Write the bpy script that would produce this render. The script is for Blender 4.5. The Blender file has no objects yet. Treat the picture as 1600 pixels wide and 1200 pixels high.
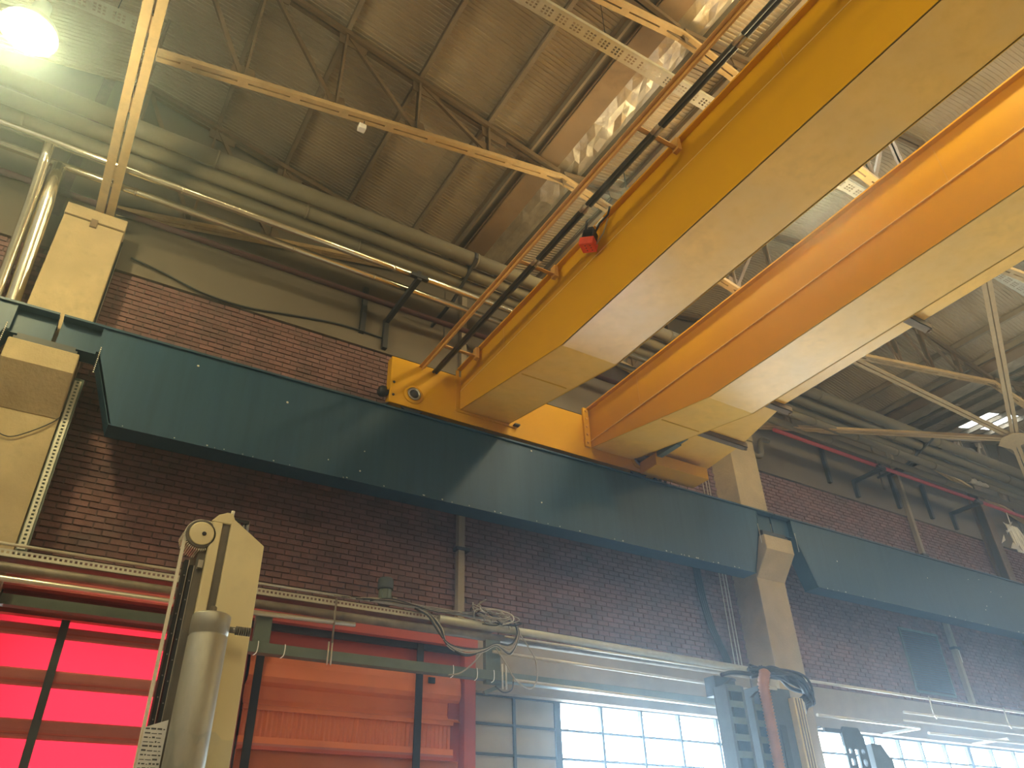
import bpy, math, random
from mathutils import Vector, Matrix
random.seed(7)
S = bpy.context.scene
COL = S.collection
R = math.radians
V = Vector

# ------------------------------------------------------------------ camera
cd = bpy.data.cameras.new('camera'); cam = bpy.data.objects.new('camera', cd); COL.objects.link(cam)
cd.sensor_width = 36; cd.lens = 36 * 1210 / 1600; cd.clip_end = 200
yaw, pitch, roll = R(32.4487), R(33.5887), R(-1.6968)
fwd = V((math.sin(yaw) * math.cos(pitch), math.cos(yaw) * math.cos(pitch), math.sin(pitch)))
rt = V((math.cos(yaw), -math.sin(yaw), 0)); up = rt.cross(fwd)
r2 = math.cos(roll) * rt + math.sin(roll) * up; u2 = -math.sin(roll) * rt + math.cos(roll) * up
mw = Matrix((r2, u2, -fwd)).transposed().to_4x4(); mw.translation = V((0, 0, 1.6))
cam.matrix_world = mw; S.camera = cam

# ------------------------------------------------------------------ light of the sky, exposure
vs = S.view_settings
vs.view_transform = 'Standard'; vs.look = 'None'; vs.gamma = 1; vs.use_curve_mapping = False
vs.exposure = 0.0
w = bpy.data.worlds.new('world'); S.world = w; w.use_nodes = True
nt = w.node_tree; bg = nt.nodes['Background']
bg.inputs[0].default_value = (0.78, 0.91, 1.0, 1); bg.inputs[1].default_value = 26.0      # bright overcast
try:
    S.cycles.use_denoising = True
    S.cycles.max_bounces = 8; S.cycles.diffuse_bounces = 4; S.cycles.transparent_max_bounces = 16
    S.cycles.volume_bounces = 0; S.cycles.sample_clamp_indirect = 6
except Exception: pass

LAMP_COL = (1.0, 0.84, 0.46)
def portal(x0, x1, z0, z1, y):
    l = bpy.data.lights.new('window_portal', 'AREA'); l.shape = 'RECTANGLE'; l.size = x1 - x0; l.size_y = z1 - z0
    l.cycles.is_portal = True
    o = bpy.data.objects.new('window_portal', l); COL.objects.link(o)
    o.location = ((x0 + x1) / 2, y, (z0 + z1) / 2); o.rotation_euler = (R(-90), 0, 0)
portal(7.46, 11.75, 0.9, 4.16, 10.9); portal(13.4, 24.6, 0.9, 4.16, 10.9)

# ------------------------------------------------------------------ materials
MATS = {}
def mat(name, col, rough=0.6, metal=0.0, var=0.15, scale=6.0, bump=0.0, bscale=None, dirt=None, stretch=(1, 1, 1), rnd=0.0, coat=0.0, island=0.0, spec=0.5, thresh=(0.45, 0.7)):
    m = bpy.data.materials.new(name); m.use_nodes = True; n = m.node_tree.nodes; L = m.node_tree.links
    b = n['Principled BSDF']; b.inputs['Roughness'].default_value = rough; b.inputs['Metallic'].default_value = metal
    b.inputs['Specular IOR Level'].default_value = spec
    if coat: b.inputs['Coat Weight'].default_value = coat; b.inputs['Coat Roughness'].default_value = 0.25
    geo = n.new('ShaderNodeNewGeometry'); mp = n.new('ShaderNodeMapping'); mp.inputs['Scale'].default_value = stretch
    L.new(geo.outputs['Position'], mp.inputs['Vector'])
    t = n.new('ShaderNodeTexNoise'); t.inputs['Scale'].default_value = scale; t.inputs['Detail'].default_value = 6; t.inputs['Roughness'].default_value = 0.65
    L.new(mp.outputs[0], t.inputs['Vector'])
    r = n.new('ShaderNodeValToRGB'); r.color_ramp.elements[0].position = 0.3; r.color_ramp.elements[1].position = 0.7
    r.color_ramp.elements[0].color = (*[c * (1 - var) for c in col], 1); r.color_ramp.elements[1].color = (*[min(1, c * (1 + var)) for c in col], 1)
    L.new(t.outputs[0], r.inputs[0]); out = r.outputs[0]
    if dirt:
        t2 = n.new('ShaderNodeTexNoise'); t2.inputs['Scale'].default_value = scale * 0.25; t2.inputs['Detail'].default_value = 8; t2.inputs['Roughness'].default_value = 0.7
        L.new(mp.outputs[0], t2.inputs['Vector'])
        r3 = n.new('ShaderNodeValToRGB'); r3.color_ramp.elements[0].position = thresh[0]; r3.color_ramp.elements[1].position = thresh[1]
        L.new(t2.outputs[0], r3.inputs[0])
        mx = n.new('ShaderNodeMix'); mx.data_type = 'RGBA'
        L.new(r3.outputs[0], mx.inputs[0]); L.new(out, mx.inputs[6]); mx.inputs[7].default_value = (*dirt, 1); out = mx.outputs[2]
    if rnd or island:
        oi = n.new('ShaderNodeObjectInfo'); ad = n.new('ShaderNodeMath'); ad.operation = 'ADD'; fr = n.new('ShaderNodeMath'); fr.operation = 'FRACT'
        L.new(oi.outputs['Random'], ad.inputs[0])
        if island: L.new(geo.outputs['Random Per Island'], ad.inputs[1])
        else: ad.inputs[1].default_value = 0
        L.new(ad.outputs[0], fr.inputs[0])
        mr = n.new('ShaderNodeMapRange'); a = rnd or island; mr.inputs[3].default_value = 1 - a; mr.inputs[4].default_value = 1 + a
        L.new(fr.outputs[0], mr.inputs[0])
        hs = n.new('ShaderNodeHueSaturation'); L.new(mr.outputs[0], hs.inputs['Value']); L.new(out, hs.inputs['Color']); out = hs.outputs[0]
    L.new(out, b.inputs['Base Color'])
    if bump:
        bp = n.new('ShaderNodeBump'); bp.inputs['Strength'].default_value = bump; bp.inputs['Distance'].default_value = 0.02
        t4 = n.new('ShaderNodeTexNoise'); t4.inputs['Scale'].default_value = bscale or scale * 3; t4.inputs['Detail'].default_value = 5
        L.new(mp.outputs[0], t4.inputs['Vector']); L.new(t4.outputs[0], bp.inputs['Height']); L.new(bp.outputs[0], b.inputs['Normal'])
    MATS[name] = m; return m
mat('brick', (0.20, 0.105, 0.098), 0.9, var=0.25, scale=9, bump=0.3, island=0.16, dirt=(0.12, 0.08, 0.075))
mat('mortar', (0.13, 0.085, 0.08), 0.95, var=0.2, scale=8)
mat('concrete', (0.45, 0.35, 0.20), 0.9, var=0.16, scale=7, bump=0.35, bscale=22, dirt=(0.34, 0.26, 0.15))
mat('plaster', (0.17, 0.14, 0.105), 0.92, var=0.15, scale=1.5, bump=0.15, dirt=(0.11, 0.09, 0.07))
mat('lintel', (0.30, 0.25, 0.18), 0.9, var=0.12, scale=3, bump=0.15)
mat('floor', (0.50, 0.45, 0.36), 0.6, var=0.15, scale=2)
mat('beam_blue', (0.018, 0.058, 0.105), 0.45, var=0.16, scale=9, stretch=(1, 1, 0.06), bump=0.03, dirt=(0.026, 0.068, 0.108), spec=0.35)
mat('speck', (0.8, 0.78, 0.7), 0.7)
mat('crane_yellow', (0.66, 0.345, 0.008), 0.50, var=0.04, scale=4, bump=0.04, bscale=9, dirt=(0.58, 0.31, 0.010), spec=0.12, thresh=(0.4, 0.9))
mat('crane_under_lit', (0.86, 0.50, 0.085), 0.33, var=0.10, scale=6, bump=0.10, bscale=8, dirt=(0.76, 0.48, 0.13), spec=0.38)  # crane paint brightened, light from below put into the colour
mat('lap_highlight', (0.82, 0.60, 0.24), 0.5)  # pale seam colour standing for light caught on the plate lap
mat('crane_rail', (0.62, 0.345, 0.085), 0.5, var=0.1, scale=5)
mat('black', (0.02, 0.022, 0.025), 0.5)
mat('dark_steel', (0.035, 0.035, 0.04), 0.55)
mat('steel', (0.35, 0.35, 0.34), 0.35, metal=0.8, var=0.15)
mat('cable_green', (0.085, 0.10, 0.085), 0.4, var=0.1)
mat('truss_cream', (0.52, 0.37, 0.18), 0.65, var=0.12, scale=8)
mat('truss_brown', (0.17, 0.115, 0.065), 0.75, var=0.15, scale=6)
mat('purlin', (0.26, 0.21, 0.15), 0.7, var=0.15, scale=6)
mat('purlin_dark', (0.10, 0.085, 0.06), 0.75, var=0.15, scale=6)
mat('sheet', (0.44, 0.37, 0.275), 0.7, var=0.10, scale=2, rnd=0.10, dirt=(0.34, 0.28, 0.20))
mat('sheet_far', (0.44, 0.37, 0.275), 0.7, var=0.10, scale=2, dirt=(0.34, 0.28, 0.20))
mat('gutter_brown', (0.27, 0.18, 0.10), 0.75, var=0.3, scale=3, dirt=(0.15, 0.10, 0.06), bump=0.15)
mat('foil', (0.50, 0.45, 0.36), 0.38, metal=0.65, var=0.2, scale=4, bump=0.9, bscale=7)
mat('silver_pipe', (0.75, 0.70, 0.55), 0.20, metal=0.95, var=0.08, scale=5, bump=0.12, bscale=12)
mat('lagging', (0.17, 0.145, 0.10), 0.8, var=0.12, scale=5, bump=0.15, dirt=(0.13, 0.115, 0.09))
mat('red_pipe', (0.40, 0.05, 0.07), 0.45)
mat('dark_red', (0.07, 0.025, 0.025), 0.7)
mat('conduit', (0.62, 0.58, 0.48), 0.30, metal=0.6, var=0.1)
mat('tray', (0.56, 0.55, 0.46), 0.5, metal=0.4, var=0.1)
mat('old_pipe', (0.22, 0.185, 0.14), 0.55, metal=0.3, var=0.3, scale=6)
mat('duct_green', (0.12, 0.15, 0.125), 0.55, var=0.15, scale=5)
mat('door_red', (0.48, 0.085, 0.065), 0.6, var=0.12, scale=4, dirt=(0.36, 0.07, 0.055))
mat('door_orange', (0.78, 0.23, 0.095), 0.55, var=0.10, scale=3, stretch=(1, 1, 0.5), bump=0.1, dirt=(0.66, 0.17, 0.08))
mat('door_fold', (0.46, 0.15, 0.13), 0.7, var=0.15, scale=3)
mat('frame_steel', (0.06, 0.075, 0.085), 0.6)
mat('board', (0.46, 0.42, 0.35), 0.8, var=0.08, scale=2)
mat('machine_beige', (0.90, 0.78, 0.46), 0.45, var=0.08, scale=6, bump=0.05, dirt=(0.74, 0.62, 0.34), thresh=(0.5, 0.85))
mat('machine_grey', (0.16, 0.14, 0.11), 0.5, var=0.25, scale=8, stretch=(1, 1, 0.4))
mat('cylinder', (0.42, 0.40, 0.33), 0.45, metal=0.45, var=0.2, scale=6, stretch=(1, 1, 0.3))
mat('belt', (0.92, 0.88, 0.74), 0.6, var=0.05)
mat('film', (0.95, 0.96, 0.97), 0.35, var=0.05)
mat('ink', (0.12, 0.13, 0.15), 0.7)
mat('wire', (0.36, 0.32, 0.25), 0.5)
mat('hose_orange', (0.42, 0.19, 0.10), 0.6)
mat('chain_grey', (0.10, 0.12, 0.13), 0.5)
mat('plug_red', (0.85, 0.10, 0.04), 0.45)
mat('lamp_body', (0.5, 0.5, 0.48), 0.4, metal=0.5)
mat('wall_far', (0.30, 0.27, 0.23), 0.9)
mat('yellow_box', (0.75, 0.55, 0.08), 0.5)
def special(name, build):
    m = bpy.data.materials.new(name); m.use_nodes = True; n = m.node_tree.nodes; L = m.node_tree.links
    n.remove(n['Principled BSDF']); build(n, L, n['Material Output']); MATS[name] = m
def _glass(n, L, o):
    a = n.new('ShaderNodeBsdfTransparent'); a.inputs[0].default_value = (0.93, 0.96, 0.98, 1)
    g = n.new('ShaderNodeBsdfGlossy'); g.inputs['Roughness'].default_value = 0.05
    x = n.new('ShaderNodeMixShader'); x.inputs[0].default_value = 0.06
    L.new(a.outputs[0], x.inputs[1]); L.new(g.outputs[0], x.inputs[2]); L.new(x.outputs[0], o.inputs[0])
special('glass', _glass)
def _transl(col, mix):
    def f(n, L, o):
        t = n.new('ShaderNodeBsdfTranslucent'); t.inputs[0].default_value = (*col, 1)
        d = n.new('ShaderNodeBsdfDiffuse'); d.inputs[0].default_value = (*[c * 0.6 for c in col], 1)
        x = n.new('ShaderNodeMixShader'); x.inputs[0].default_value = mix
        L.new(t.outputs[0], x.inputs[1]); L.new(d.outputs[0], x.inputs[2]); L.new(x.outputs[0], o.inputs[0])
    return f
special('pvc_red', _transl((0.15, 0.004, 0.0075), 0.25))
special('skylight', _transl((0.75, 0.76, 0.74), 0.4))
def _emit(col, st):
    def f(n, L, o):
        e = n.new('ShaderNodeEmission'); e.inputs[0].default_value = (*col, 1); e.inputs[1].default_value = st
        L.new(e.outputs[0], o.inputs[0])
    return f
special('lamp_glow', _emit((1.0, 0.90, 0.45), 45))
special('lamp_glow_bright', _emit((1.0, 0.90, 0.38), 170))

# ------------------------------------------------------------------ mesh builder
class MB:
    def __init__(s): s.v = []; s.f = []; s.smooth = set()
    def poly(s, vs, fs, sm=False):
        k = len(s.v); s.v += [tuple(p) for p in vs]
        for f in fs:
            if sm: s.smooth.add(len(s.f))
            s.f.append([k + i for i in f])
        return s
    def box(s, a, b):
        x0, y0, z0 = [min(p, q) for p, q in zip(a, b)]; x1, y1, z1 = [max(p, q) for p, q in zip(a, b)]
        return s.poly([(x0, y0, z0), (x1, y0, z0), (x1, y1, z0), (x0, y1, z0), (x0, y0, z1), (x1, y0, z1), (x1, y1, z1), (x0, y1, z1)],
                      [(0, 3, 2, 1), (4, 5, 6, 7), (0, 1, 5, 4), (1, 2, 6, 5), (2, 3, 7, 6), (3, 0, 4, 7)])
    def beam(s, p, q, wd, ht, ref=(0, 0, 1), off=(0, 0)):
        p = V(p); q = V(q); d = (q - p).normalized(); rf = V(ref)
        if abs(d.dot(rf)) > 0.98: rf = V((0, 1, 0))
        a = d.cross(rf).normalized(); b = a.cross(d).normalized()
        vs = []
        for e in (p, q):
            e = e + a * off[0] + b * off[1]
            for i, j in ((-1, -1), (1, -1), (1, 1), (-1, 1)): vs.append(e + a * i * wd / 2 + b * j * ht / 2)
        return s.poly(vs, [(0, 1, 2, 3), (7, 6, 5, 4), (0, 4, 5, 1), (1, 5, 6, 2), (2, 6, 7, 3), (3, 7, 4, 0)])
    def tube(s, pts, r, n=10, cap=True):
        pts = [V(p) for p in pts]; k = len(s.v); rr = r if isinstance(r, (list, tuple)) else [r] * len(pts)
        a = None
        for i, p in enumerate(pts):
            d = (pts[min(i + 1, len(pts) - 1)] - pts[max(i - 1, 0)]).normalized()
            if a is None:
                a = d.orthogonal().normalized()
            a = (a - d * a.dot(d)).normalized(); b = d.cross(a)
            for j in range(n):
                t = 2 * math.pi * j / n; s.v.append(tuple(p + (a * math.cos(t) + b * math.sin(t)) * rr[i]))
        for i in range(len(pts) - 1):
            for j in range(n):
                s.smooth.add(len(s.f)); s.f.append([k + i * n + j, k + i * n + (j + 1) % n, k + (i + 1) * n + (j + 1) % n, k + (i + 1) * n + j])
        if cap:
            s.f.append([k + j for j in range(n)][::-1]); s.f.append([k + (len(pts) - 1) * n + j for j in range(n)])
        return s
    def prism(s, poly, d):           # planar polygon (3D points) extruded by vector d
        n = len(poly); d = V(d); vs = [V(p) for p in poly] + [V(p) + d for p in poly]
        fs = [list(range(n))[::-1], list(range(n, 2 * n))] + [(i, (i + 1) % n, n + (i + 1) % n, n + i) for i in range(n)]
        return s.poly(vs, fs)
    def lathe(s, c, prof, n=16, axis='z'):   # prof: (radius, height)
        k = len(s.v)
        for r, h in prof:
            for j in range(n):
                t = 2 * math.pi * j / n; x, y = r * math.cos(t), r * math.sin(t)
                p = (x, y, h) if axis == 'z' else ((x, h, y) if axis == 'y' else (h, x, y))
                s.v.append((c[0] + p[0], c[1] + p[1], c[2] + p[2]))
        for i in range(len(prof) - 1):
            for j in range(n):
                s.smooth.add(len(s.f)); s.f.append([k + i * n + j, k + i * n + (j + 1) % n, k + (i + 1) * n + (j + 1) % n, k + (i + 1) * n + j])
        s.f.append([k + j for j in range(n)][::-1]); s.f.append([k + (len(prof) - 1) * n + j for j in range(n)])
        return s
    def build(s, name, m, parent=None, bevel=0.0, fix=True):
        me = bpy.data.meshes.new(name)
        o0 = V((0, 0, 0))
        if parent is None and s.v:      # origin at the base of the thing
            xs, ys, zs = zip(*s.v); o0 = V(((min(xs) + max(xs)) / 2, (min(ys) + max(ys)) / 2, min(zs)))
        elif parent is not None: o0 = base_of(parent)
        me.from_pydata([(x - o0.x, y - o0.y, z - o0.z) for x, y, z in s.v], [], s.f)
        if s.smooth:
            for i in s.smooth: me.polygons[i].use_smooth = True
        if fix:
            import bmesh
            bm = bmesh.new(); bm.from_mesh(me); bmesh.ops.recalc_face_normals(bm, faces=bm.faces); bm.to_mesh(me); bm.free()
        me.materials.append(MATS[m]); o = bpy.data.objects.new(name, me); COL.objects.link(o)
        if parent is None: o.location = o0; BASE[o.name] = o0
        else: o.parent = parent; BASE[o.name] = base_of(parent)
        if bevel:
            bv = o.modifiers.new('bevel', 'BEVEL'); bv.width = bevel; bv.segments = 2; bv.limit_method = 'ANGLE'; bv.angle_limit = R(40)
        return o
def smooth(pts, k=6):
    out = []; P = [V(p) for p in pts]
    for i in range(len(P) - 1):
        a = P[max(i - 1, 0)]; b_ = P[i]; c = P[i + 1]; d = P[min(i + 2, len(P) - 1)]
        for j in range(k):
            t = j / k; out.append(0.5 * ((2 * b_) + (c - a) * t + (2 * a - 5 * b_ + 4 * c - d) * t * t + (3 * b_ - a - 3 * c + d) * t ** 3))
    return out + [P[-1]]
BASE = {}
def base_of(o): return BASE.get(o.name, V((0, 0, 0)))
def thing(name, label, cat, loc=(0, 0, 0), group=None):
    o = bpy.data.objects.new(name, None); o.empty_display_size = 0.2; COL.objects.link(o); o.location = loc; BASE[o.name] = V(loc)
    o['label'] = label; o['category'] = cat
    if group: o['group'] = group
    return o
def tag(o, label, cat, group=None):
    o['label'] = label; o['category'] = cat
    if group: o['group'] = group
    return o
def struct(o): o['kind'] = 'structure'; return o
def stuff(o): o['kind'] = 'stuff'; return o
def box(a, b): return MB().box(a, b)

# ------------------------------------------------------------------ the shell
WY = 10.6                       # brick wall plane
RID, VAL = (-0.78, 12.3, 25.4), (5.76, 18.84)
def ztc(x):                     # centre line of the trusses' top chord (ridges over the pillars, valleys between)
    p = 13.08; d = abs(((x + 0.78) + p / 2) % p - p / 2); return 13.61 - 0.235 * d
def zsheet(x): return ztc(x) + 0.21

fl = struct(box((-8, -14, -0.2), (34, 11.2, 0)).build('floor', 'floor'))
b = MB()
def wb(x0, x1, z0, z1, y0=10.66, y1=11.1): b.box((x0, y0, z0), (x1, y1, z1))
wb(-8, 34, 4.95, 14.2, 10.622); wb(-8, -0.35, 0, 4.95); wb(2.36, 5.84, 0, 4.95, 10.9, 11.1); wb(2.36, 2.52, 0, 4.95); wb(11.8, 13.4, 0, 4.95); wb(24.6, 34, 0, 4.95)
wb(5.84, 11.8, 0, 0.9); wb(13.4, 24.6, 0, 0.9); wb(-0.35, 2.36, 4.5, 4.95)
wall = struct(b.build('wall_back', 'mortar'))
lt = MB().box((5.84, 10.56, 4.19), (11.8, 11.1, 4.95)).box((13.4, 10.56, 4.19), (24.6, 11.1, 4.95)).build('lintel', 'lintel', wall)
BW, BH = 0.235, 0.086
def brick_verts(cx, cz, dy, wd=BW - 0.012, h=BH - 0.011):
    x0, x1, z0, z1 = cx - wd / 2, cx + wd / 2, cz - h / 2, cz + h / 2; y0 = WY + dy; y1 = WY + 0.07; c = 0.004
    return ([(x0, y1, z0), (x1, y1, z0), (x1, y1, z1), (x0, y1, z1), (x0 + c, y0, z0 + c), (x1 - c, y0, z0 + c), (x1 - c, y0, z1 - c), (x0 + c, y0, z1 - c)],
            [(4, 5, 6, 7), (0, 1, 5, 4), (1, 2, 6, 5), (2, 3, 7, 6), (3, 0, 4, 7)])
cells = []
for row in range(55):
    cz = 4.97 + BH * (row + 0.5)
    for i in range(-10, 116):
        cx = (i + (0.5 if row % 2 else 0)) * BW
        if -1.2 < cx < -0.36 or 11.9 < cx < 12.72 or 24.98 < cx < 25.8: continue
        if 17.0 < cx < 18.62 and 5.15 < cz < 6.62: continue
        cells.append((cx, cz))
vis = [c for c in cells if (c[1] < 6.75 or c[1] > 8.2) and c[0] > -0.3]
vis.sort(key=lambda c: c[0] ** 2 + 112 + (c[1] - 1.6) ** 2)
single = set(vis[:290])
vs0, fs0 = brick_verts(0, 0, 0); bmeshes = []
for k in range(4):
    v, f = brick_verts(0, 0, (-0.004, 0.0, 0.004, 0.008)[k]); me = bpy.data.meshes.new('brick')
    me.from_pydata(v, [], f); me.materials.append(MATS['brick']); bmeshes.append(me)
wb0 = base_of(wall)
for c in vis[:290]:
    o = bpy.data.objects.new('brick', random.choice(bmeshes)); COL.objects.link(o); o.parent = wall
    o.location = V((c[0], 0, c[1])) - wb0
mb = MB()
for c in cells:
    if c not in single: mb.poly(*brick_verts(c[0], c[1], random.uniform(-0.005, 0.008)))
stuff(mb.build('brick_field', 'brick', wall, fix=False))
# upper concrete ring beam and wall panels above it
struct(MB().box((-8, 10.55, 9.70), (34, 10.66, 10.33)).build('trim_1', 'plaster'))
for i, x in enumerate((-8, -1.3, 5.2, 11.7, 18.3, 24.9)):
    MB().box((x + 0.01, 10.575, 10.345), (x + 6.53, 10.66, 14.0)).build('upper_panel', 'plaster', wall)
for nm, a_, b_ in (('wall_left', (-8.3, -14, 0), (-8, 11.1, 14)), ('wall_right', (34, -14, 0), (34.3, 11.1, 14)), ('wall_front', (-8, -14.3, 0), (34, -14, 14))):
    struct(box(a_, b_).build(nm, 'wall_far'))

# ------------------------------------------------------------------ roof: corrugated sheets, gutters
roof = struct(thing('ceiling', '', '')); del roof['label']; del roof['category']
SW, NP = 1.0, 14
def sheet_verts(x0, x1, y0, lift=0.0):
    pr = []
    for i in range(NP):
        y = y0 + i * SW / NP; p = SW / NP
        pr += [(y, 0), (y + p * 0.36, 0), (y + p * 0.46, 0.018), (y + p * 0.90, 0.018)]
    pr += [(y0 + SW, 0), (y0 + SW + 0.04, 0)]; n = len(pr); x0 -= 0.05; x1 += 0.05
    vs = [(x0, y, zsheet(x0) + h + lift) for y, h in pr] + [(x1, y, zsheet(x1) + h + lift + 0.004) for y, h in pr]
    return vs, [(i, i + 1, n + i + 1, n + i) for i in range(n - 1)]
far = MB()
NS = 5
for s0, s1 in ((-7.3, -0.78), (-0.78, 5.76), (5.76, 12.3), (12.3, 18.84), (18.84, 25.4), (25.4, 31.9)):
    e0 = s0 + (0.45 if abs(s0 - 5.76) < 0.1 or abs(s0 - 18.84) < 0.1 or s0 < -5 else 0); e1 = s1 - (0.45 if abs(s1 - 5.76) < 0.1 or abs(s1 - 18.84) < 0.1 or s1 > 30 else 0)
    for k in range(NS):
        x0 = e0 + (e1 - e0) * k / NS; x1 = e0 + (e1 - e0) * (k + 1) / NS
        for j in range(-14, 11):
            y0 = j * SW; lift = 0.012 * (j % 2) + 0.006 * (k % 2)
            m = 'sheet'
            if abs(s0 - 5.76) < 0.1 and k in (2, 3) and 1 <= j <= 5 : m = 'skylight'
            if abs(s0 - 18.84) < 0.1 and k in (2, 3) and j == 9: m = 'skylight'
            if (-0.9 < s0 < 25 and j >= 3) or m == 'skylight':
                MB().poly(*sheet_verts(x0, x1, y0, lift)).build('translucent_sheet' if m == 'skylight' else 'roof_sheet', m, roof, fix=False)
            else: far.poly(*sheet_verts(x0, x1, y0, lift))
stuff(far.build('far_sheets', 'sheet_far', roof, fix=False))
for x, where in ((5.76, 'left roof valley above the yellow crane'), (18.84, 'right roof valley beyond the yellow crane')):
    zb = 12.28
    g = thing('valley_gutter', 'brown and foil box gutter in the ' + where, 'gutter', (x, 0, zb))
    MB().box((x - 0.46, -13.9, zb), (x - 0.02, 10.55, zb + 0.03)).box((x - 0.47, -13.9, zb), (x - 0.44, 10.55, zb + 0.35)).build('gutter_board', 'gutter_brown', g)
    f = MB(); n = 120; rows = []
    for i in range(n + 1):
        y = -13.9 + i * (10.5 + 13.9) / n
        rows.append([(x - 0.03, y, zb + 0.0), (x + 0.12, y + random.uniform(-0.05, 0.05), zb - random.uniform(0.0, 0.05)), (x + 0.24, y, zb - random.uniform(-0.02, 0.04)), (x + 0.36, y + random.uniform(-0.05, 0.05), zb - random.uniform(-0.01, 0.05)), (x + 0.46, y, zb + 0.03), (x + 0.47, y, zb + 0.35)])
    vs = [p for r_ in rows for p in r_]; m_ = 6
    f.poly(vs, [(i * m_ + j, i * m_ + j + 1, (i + 1) * m_ + j + 1, (i + 1) * m_ + j) for i in range(n) for j in range(m_ - 1)])
    f.build('foil_wrap', 'foil', g, fix=False)
    for sgn in (-1, 1):
        e = MB(); xc = x + sgn * 0.62; zz = ztc(xc) + 0.06
        e.box((xc - 0.02, -13.9, zz), (xc + 0.02, 10.5, zz + 0.15)).box((xc - 0.09, -13.9, zz + 0.13), (xc + 0.09, 10.5, zz + 0.15))
        e.build('edge_channel', 'purlin', g)
        e = MB(); xc = x + sgn * 0.53; e.box((xc - 0.06, -13.9, zz + 0.05), (xc + 0.06, 10.5, zz + 0.12)); e.build('edge_timber', 'purlin_dark', g)
ORD = ('first', 'second', 'third', 'fourth', 'fifth', 'sixth', 'seventh', 'eighth')
# purlins
for bay, (rg, sgn, nm) in enumerate(((-0.78, 1, 'left of near gutter'), (12.3, -1, 'right of near gutter'), (12.3, 1, 'left of far gutter'), (25.4, -1, 'right of far gutter'))):
    for i, d in enumerate((1.25, 2.53, 3.81, 5.09)):
        x = rg + sgn * d; z = ztc(x) + 0.05
        p = MB().box((x - 0.035, -13.8, z), (x + 0.035, 10.55, z + 0.015)).box((x - 0.008, -13.8, z + 0.015), (x + 0.008, 10.55, z + 0.14)).box((x - 0.035, -13.8, z + 0.14), (x + 0.035, 10.55, z + 0.155)).build('roof_purlin', 'purlin')
        tag(p, f'{ORD[i]} purlin below the ridge, {nm}', 'purlin', 'roof purlins')

# ------------------------------------------------------------------ trusses
def truss(x0, y, label):
    """valley truss between two ridges: top chords fall to the valley, bottom chords rise to it"""
    xv = x0 + 6.54; x1 = x0 + 13.08
    t = thing('roof_truss', label, 'truss', (xv, y, 12.0), 'roof trusses')
    zb = lambda x: 10.70 + 0.2056 * (min(abs(x - x0), abs(x - x1)) - 0.19)
    for a, bx in ((x0, xv), (x1, xv)):
        s = 1 if bx > a else -1
        for dy, nm in ((-0.045, 'near'), (0.045, 'far')):
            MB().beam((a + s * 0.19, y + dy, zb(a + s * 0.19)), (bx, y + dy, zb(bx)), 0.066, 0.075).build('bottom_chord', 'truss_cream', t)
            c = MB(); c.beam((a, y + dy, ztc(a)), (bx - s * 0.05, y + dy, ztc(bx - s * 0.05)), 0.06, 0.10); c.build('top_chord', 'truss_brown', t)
        for k in range(9):          # batten plates bridging the two angles
            q = (k + 0.5) / 9; xx = a + s * 0.19 + (bx - a - s * 0.19) * q
            MB().beam((xx - 0.07, y, zb(xx - 0.07) - 0.036), (xx + 0.07, y, zb(xx + 0.07) - 0.036), 0.05, 0.01).build('batten_plate', 'truss_cream', t)
        nodes = [a + s * d for d in (0.02, 1.25, 2.53, 3.81, 5.09)]
        for k, x in enumerate(nodes):
            if k: 
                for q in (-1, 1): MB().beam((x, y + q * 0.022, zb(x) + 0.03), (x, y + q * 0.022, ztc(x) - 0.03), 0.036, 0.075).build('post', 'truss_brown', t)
                pl = [(x - s * 0.20, y - 0.008, zb(x - s * .20) + 0.03), (x + s * 0.17, y - 0.008, zb(x + s * .17) + 0.03), (x + s * 0.10, y - 0.008, zb(x) + 0.30), (x - s * 0.18, y - 0.008, zb(x) + 0.28)]
                MB().prism(pl, (0, 0.016, 0)).build('gusset_plate', 'truss_brown', t)
                pl = [(x - s * 0.12, y - 0.008, ztc(x - s * .12) - 0.04), (x + s * 0.36, y - 0.008, ztc(x + s * .36) - 0.04), (x + s * 0.34, y - 0.008, ztc(x + s * .34) - 0.20), (x - s * 0.10, y - 0.008, ztc(x) - 0.24)]
                MB().prism(pl, (0, 0.016, 0)).build('gusset_plate', 'truss_brown', t)
            if k < len(nodes) - 1:
                x2 = nodes[k + 1]
                MB().beam((x + s * 0.06, y, ztc(x) - 0.05), (x2 - s * 0.06, y, zb(x2) + 0.10), 0.05, 0.065).build('diagonal', 'truss_brown', t)
            MB().box((x - 0.06, y - 0.07, ztc(x) + 0.03), (x + 0.06, y + 0.07, ztc(x) + 0.07)).build('purlin_cleat', 'truss_brown', t)
    pl = [(xv - 0.30, y - 0.01, zb(xv) - 0.10), (xv + 0.30, y - 0.01, zb(xv) - 0.10), (xv + 0.42, y - 0.01, zb(xv) + 0.09), (xv - 0.42, y - 0.01, zb(xv) + 0.09)]
    MB().prism(pl, (0, 0.02, 0)).build('valley_plate', 'truss_brown', t)
    MB().prism([(xv + 0.0, y - 0.05, zb(xv) - 0.04), (xv + 0.12, y - 0.05, zb(xv) - 0.04), (xv + 0.02, y - 0.05, zb(xv) - 0.22)], (0, 0.012, 0)).build('hook_plate', 'truss_brown', t)
    return t
for x0, w1 in ((-0.78, 'spanning over the yellow crane'), (12.3, 'beyond the yellow crane at right')):
    for y, w2 in ((10.42, 'roof truss against the brick wall'), (7.3, 'middle roof truss with pale bottom chord'), (4.2, 'roof truss nearest the camera')):
        truss(x0, y, f'{w2}, {w1}')
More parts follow.
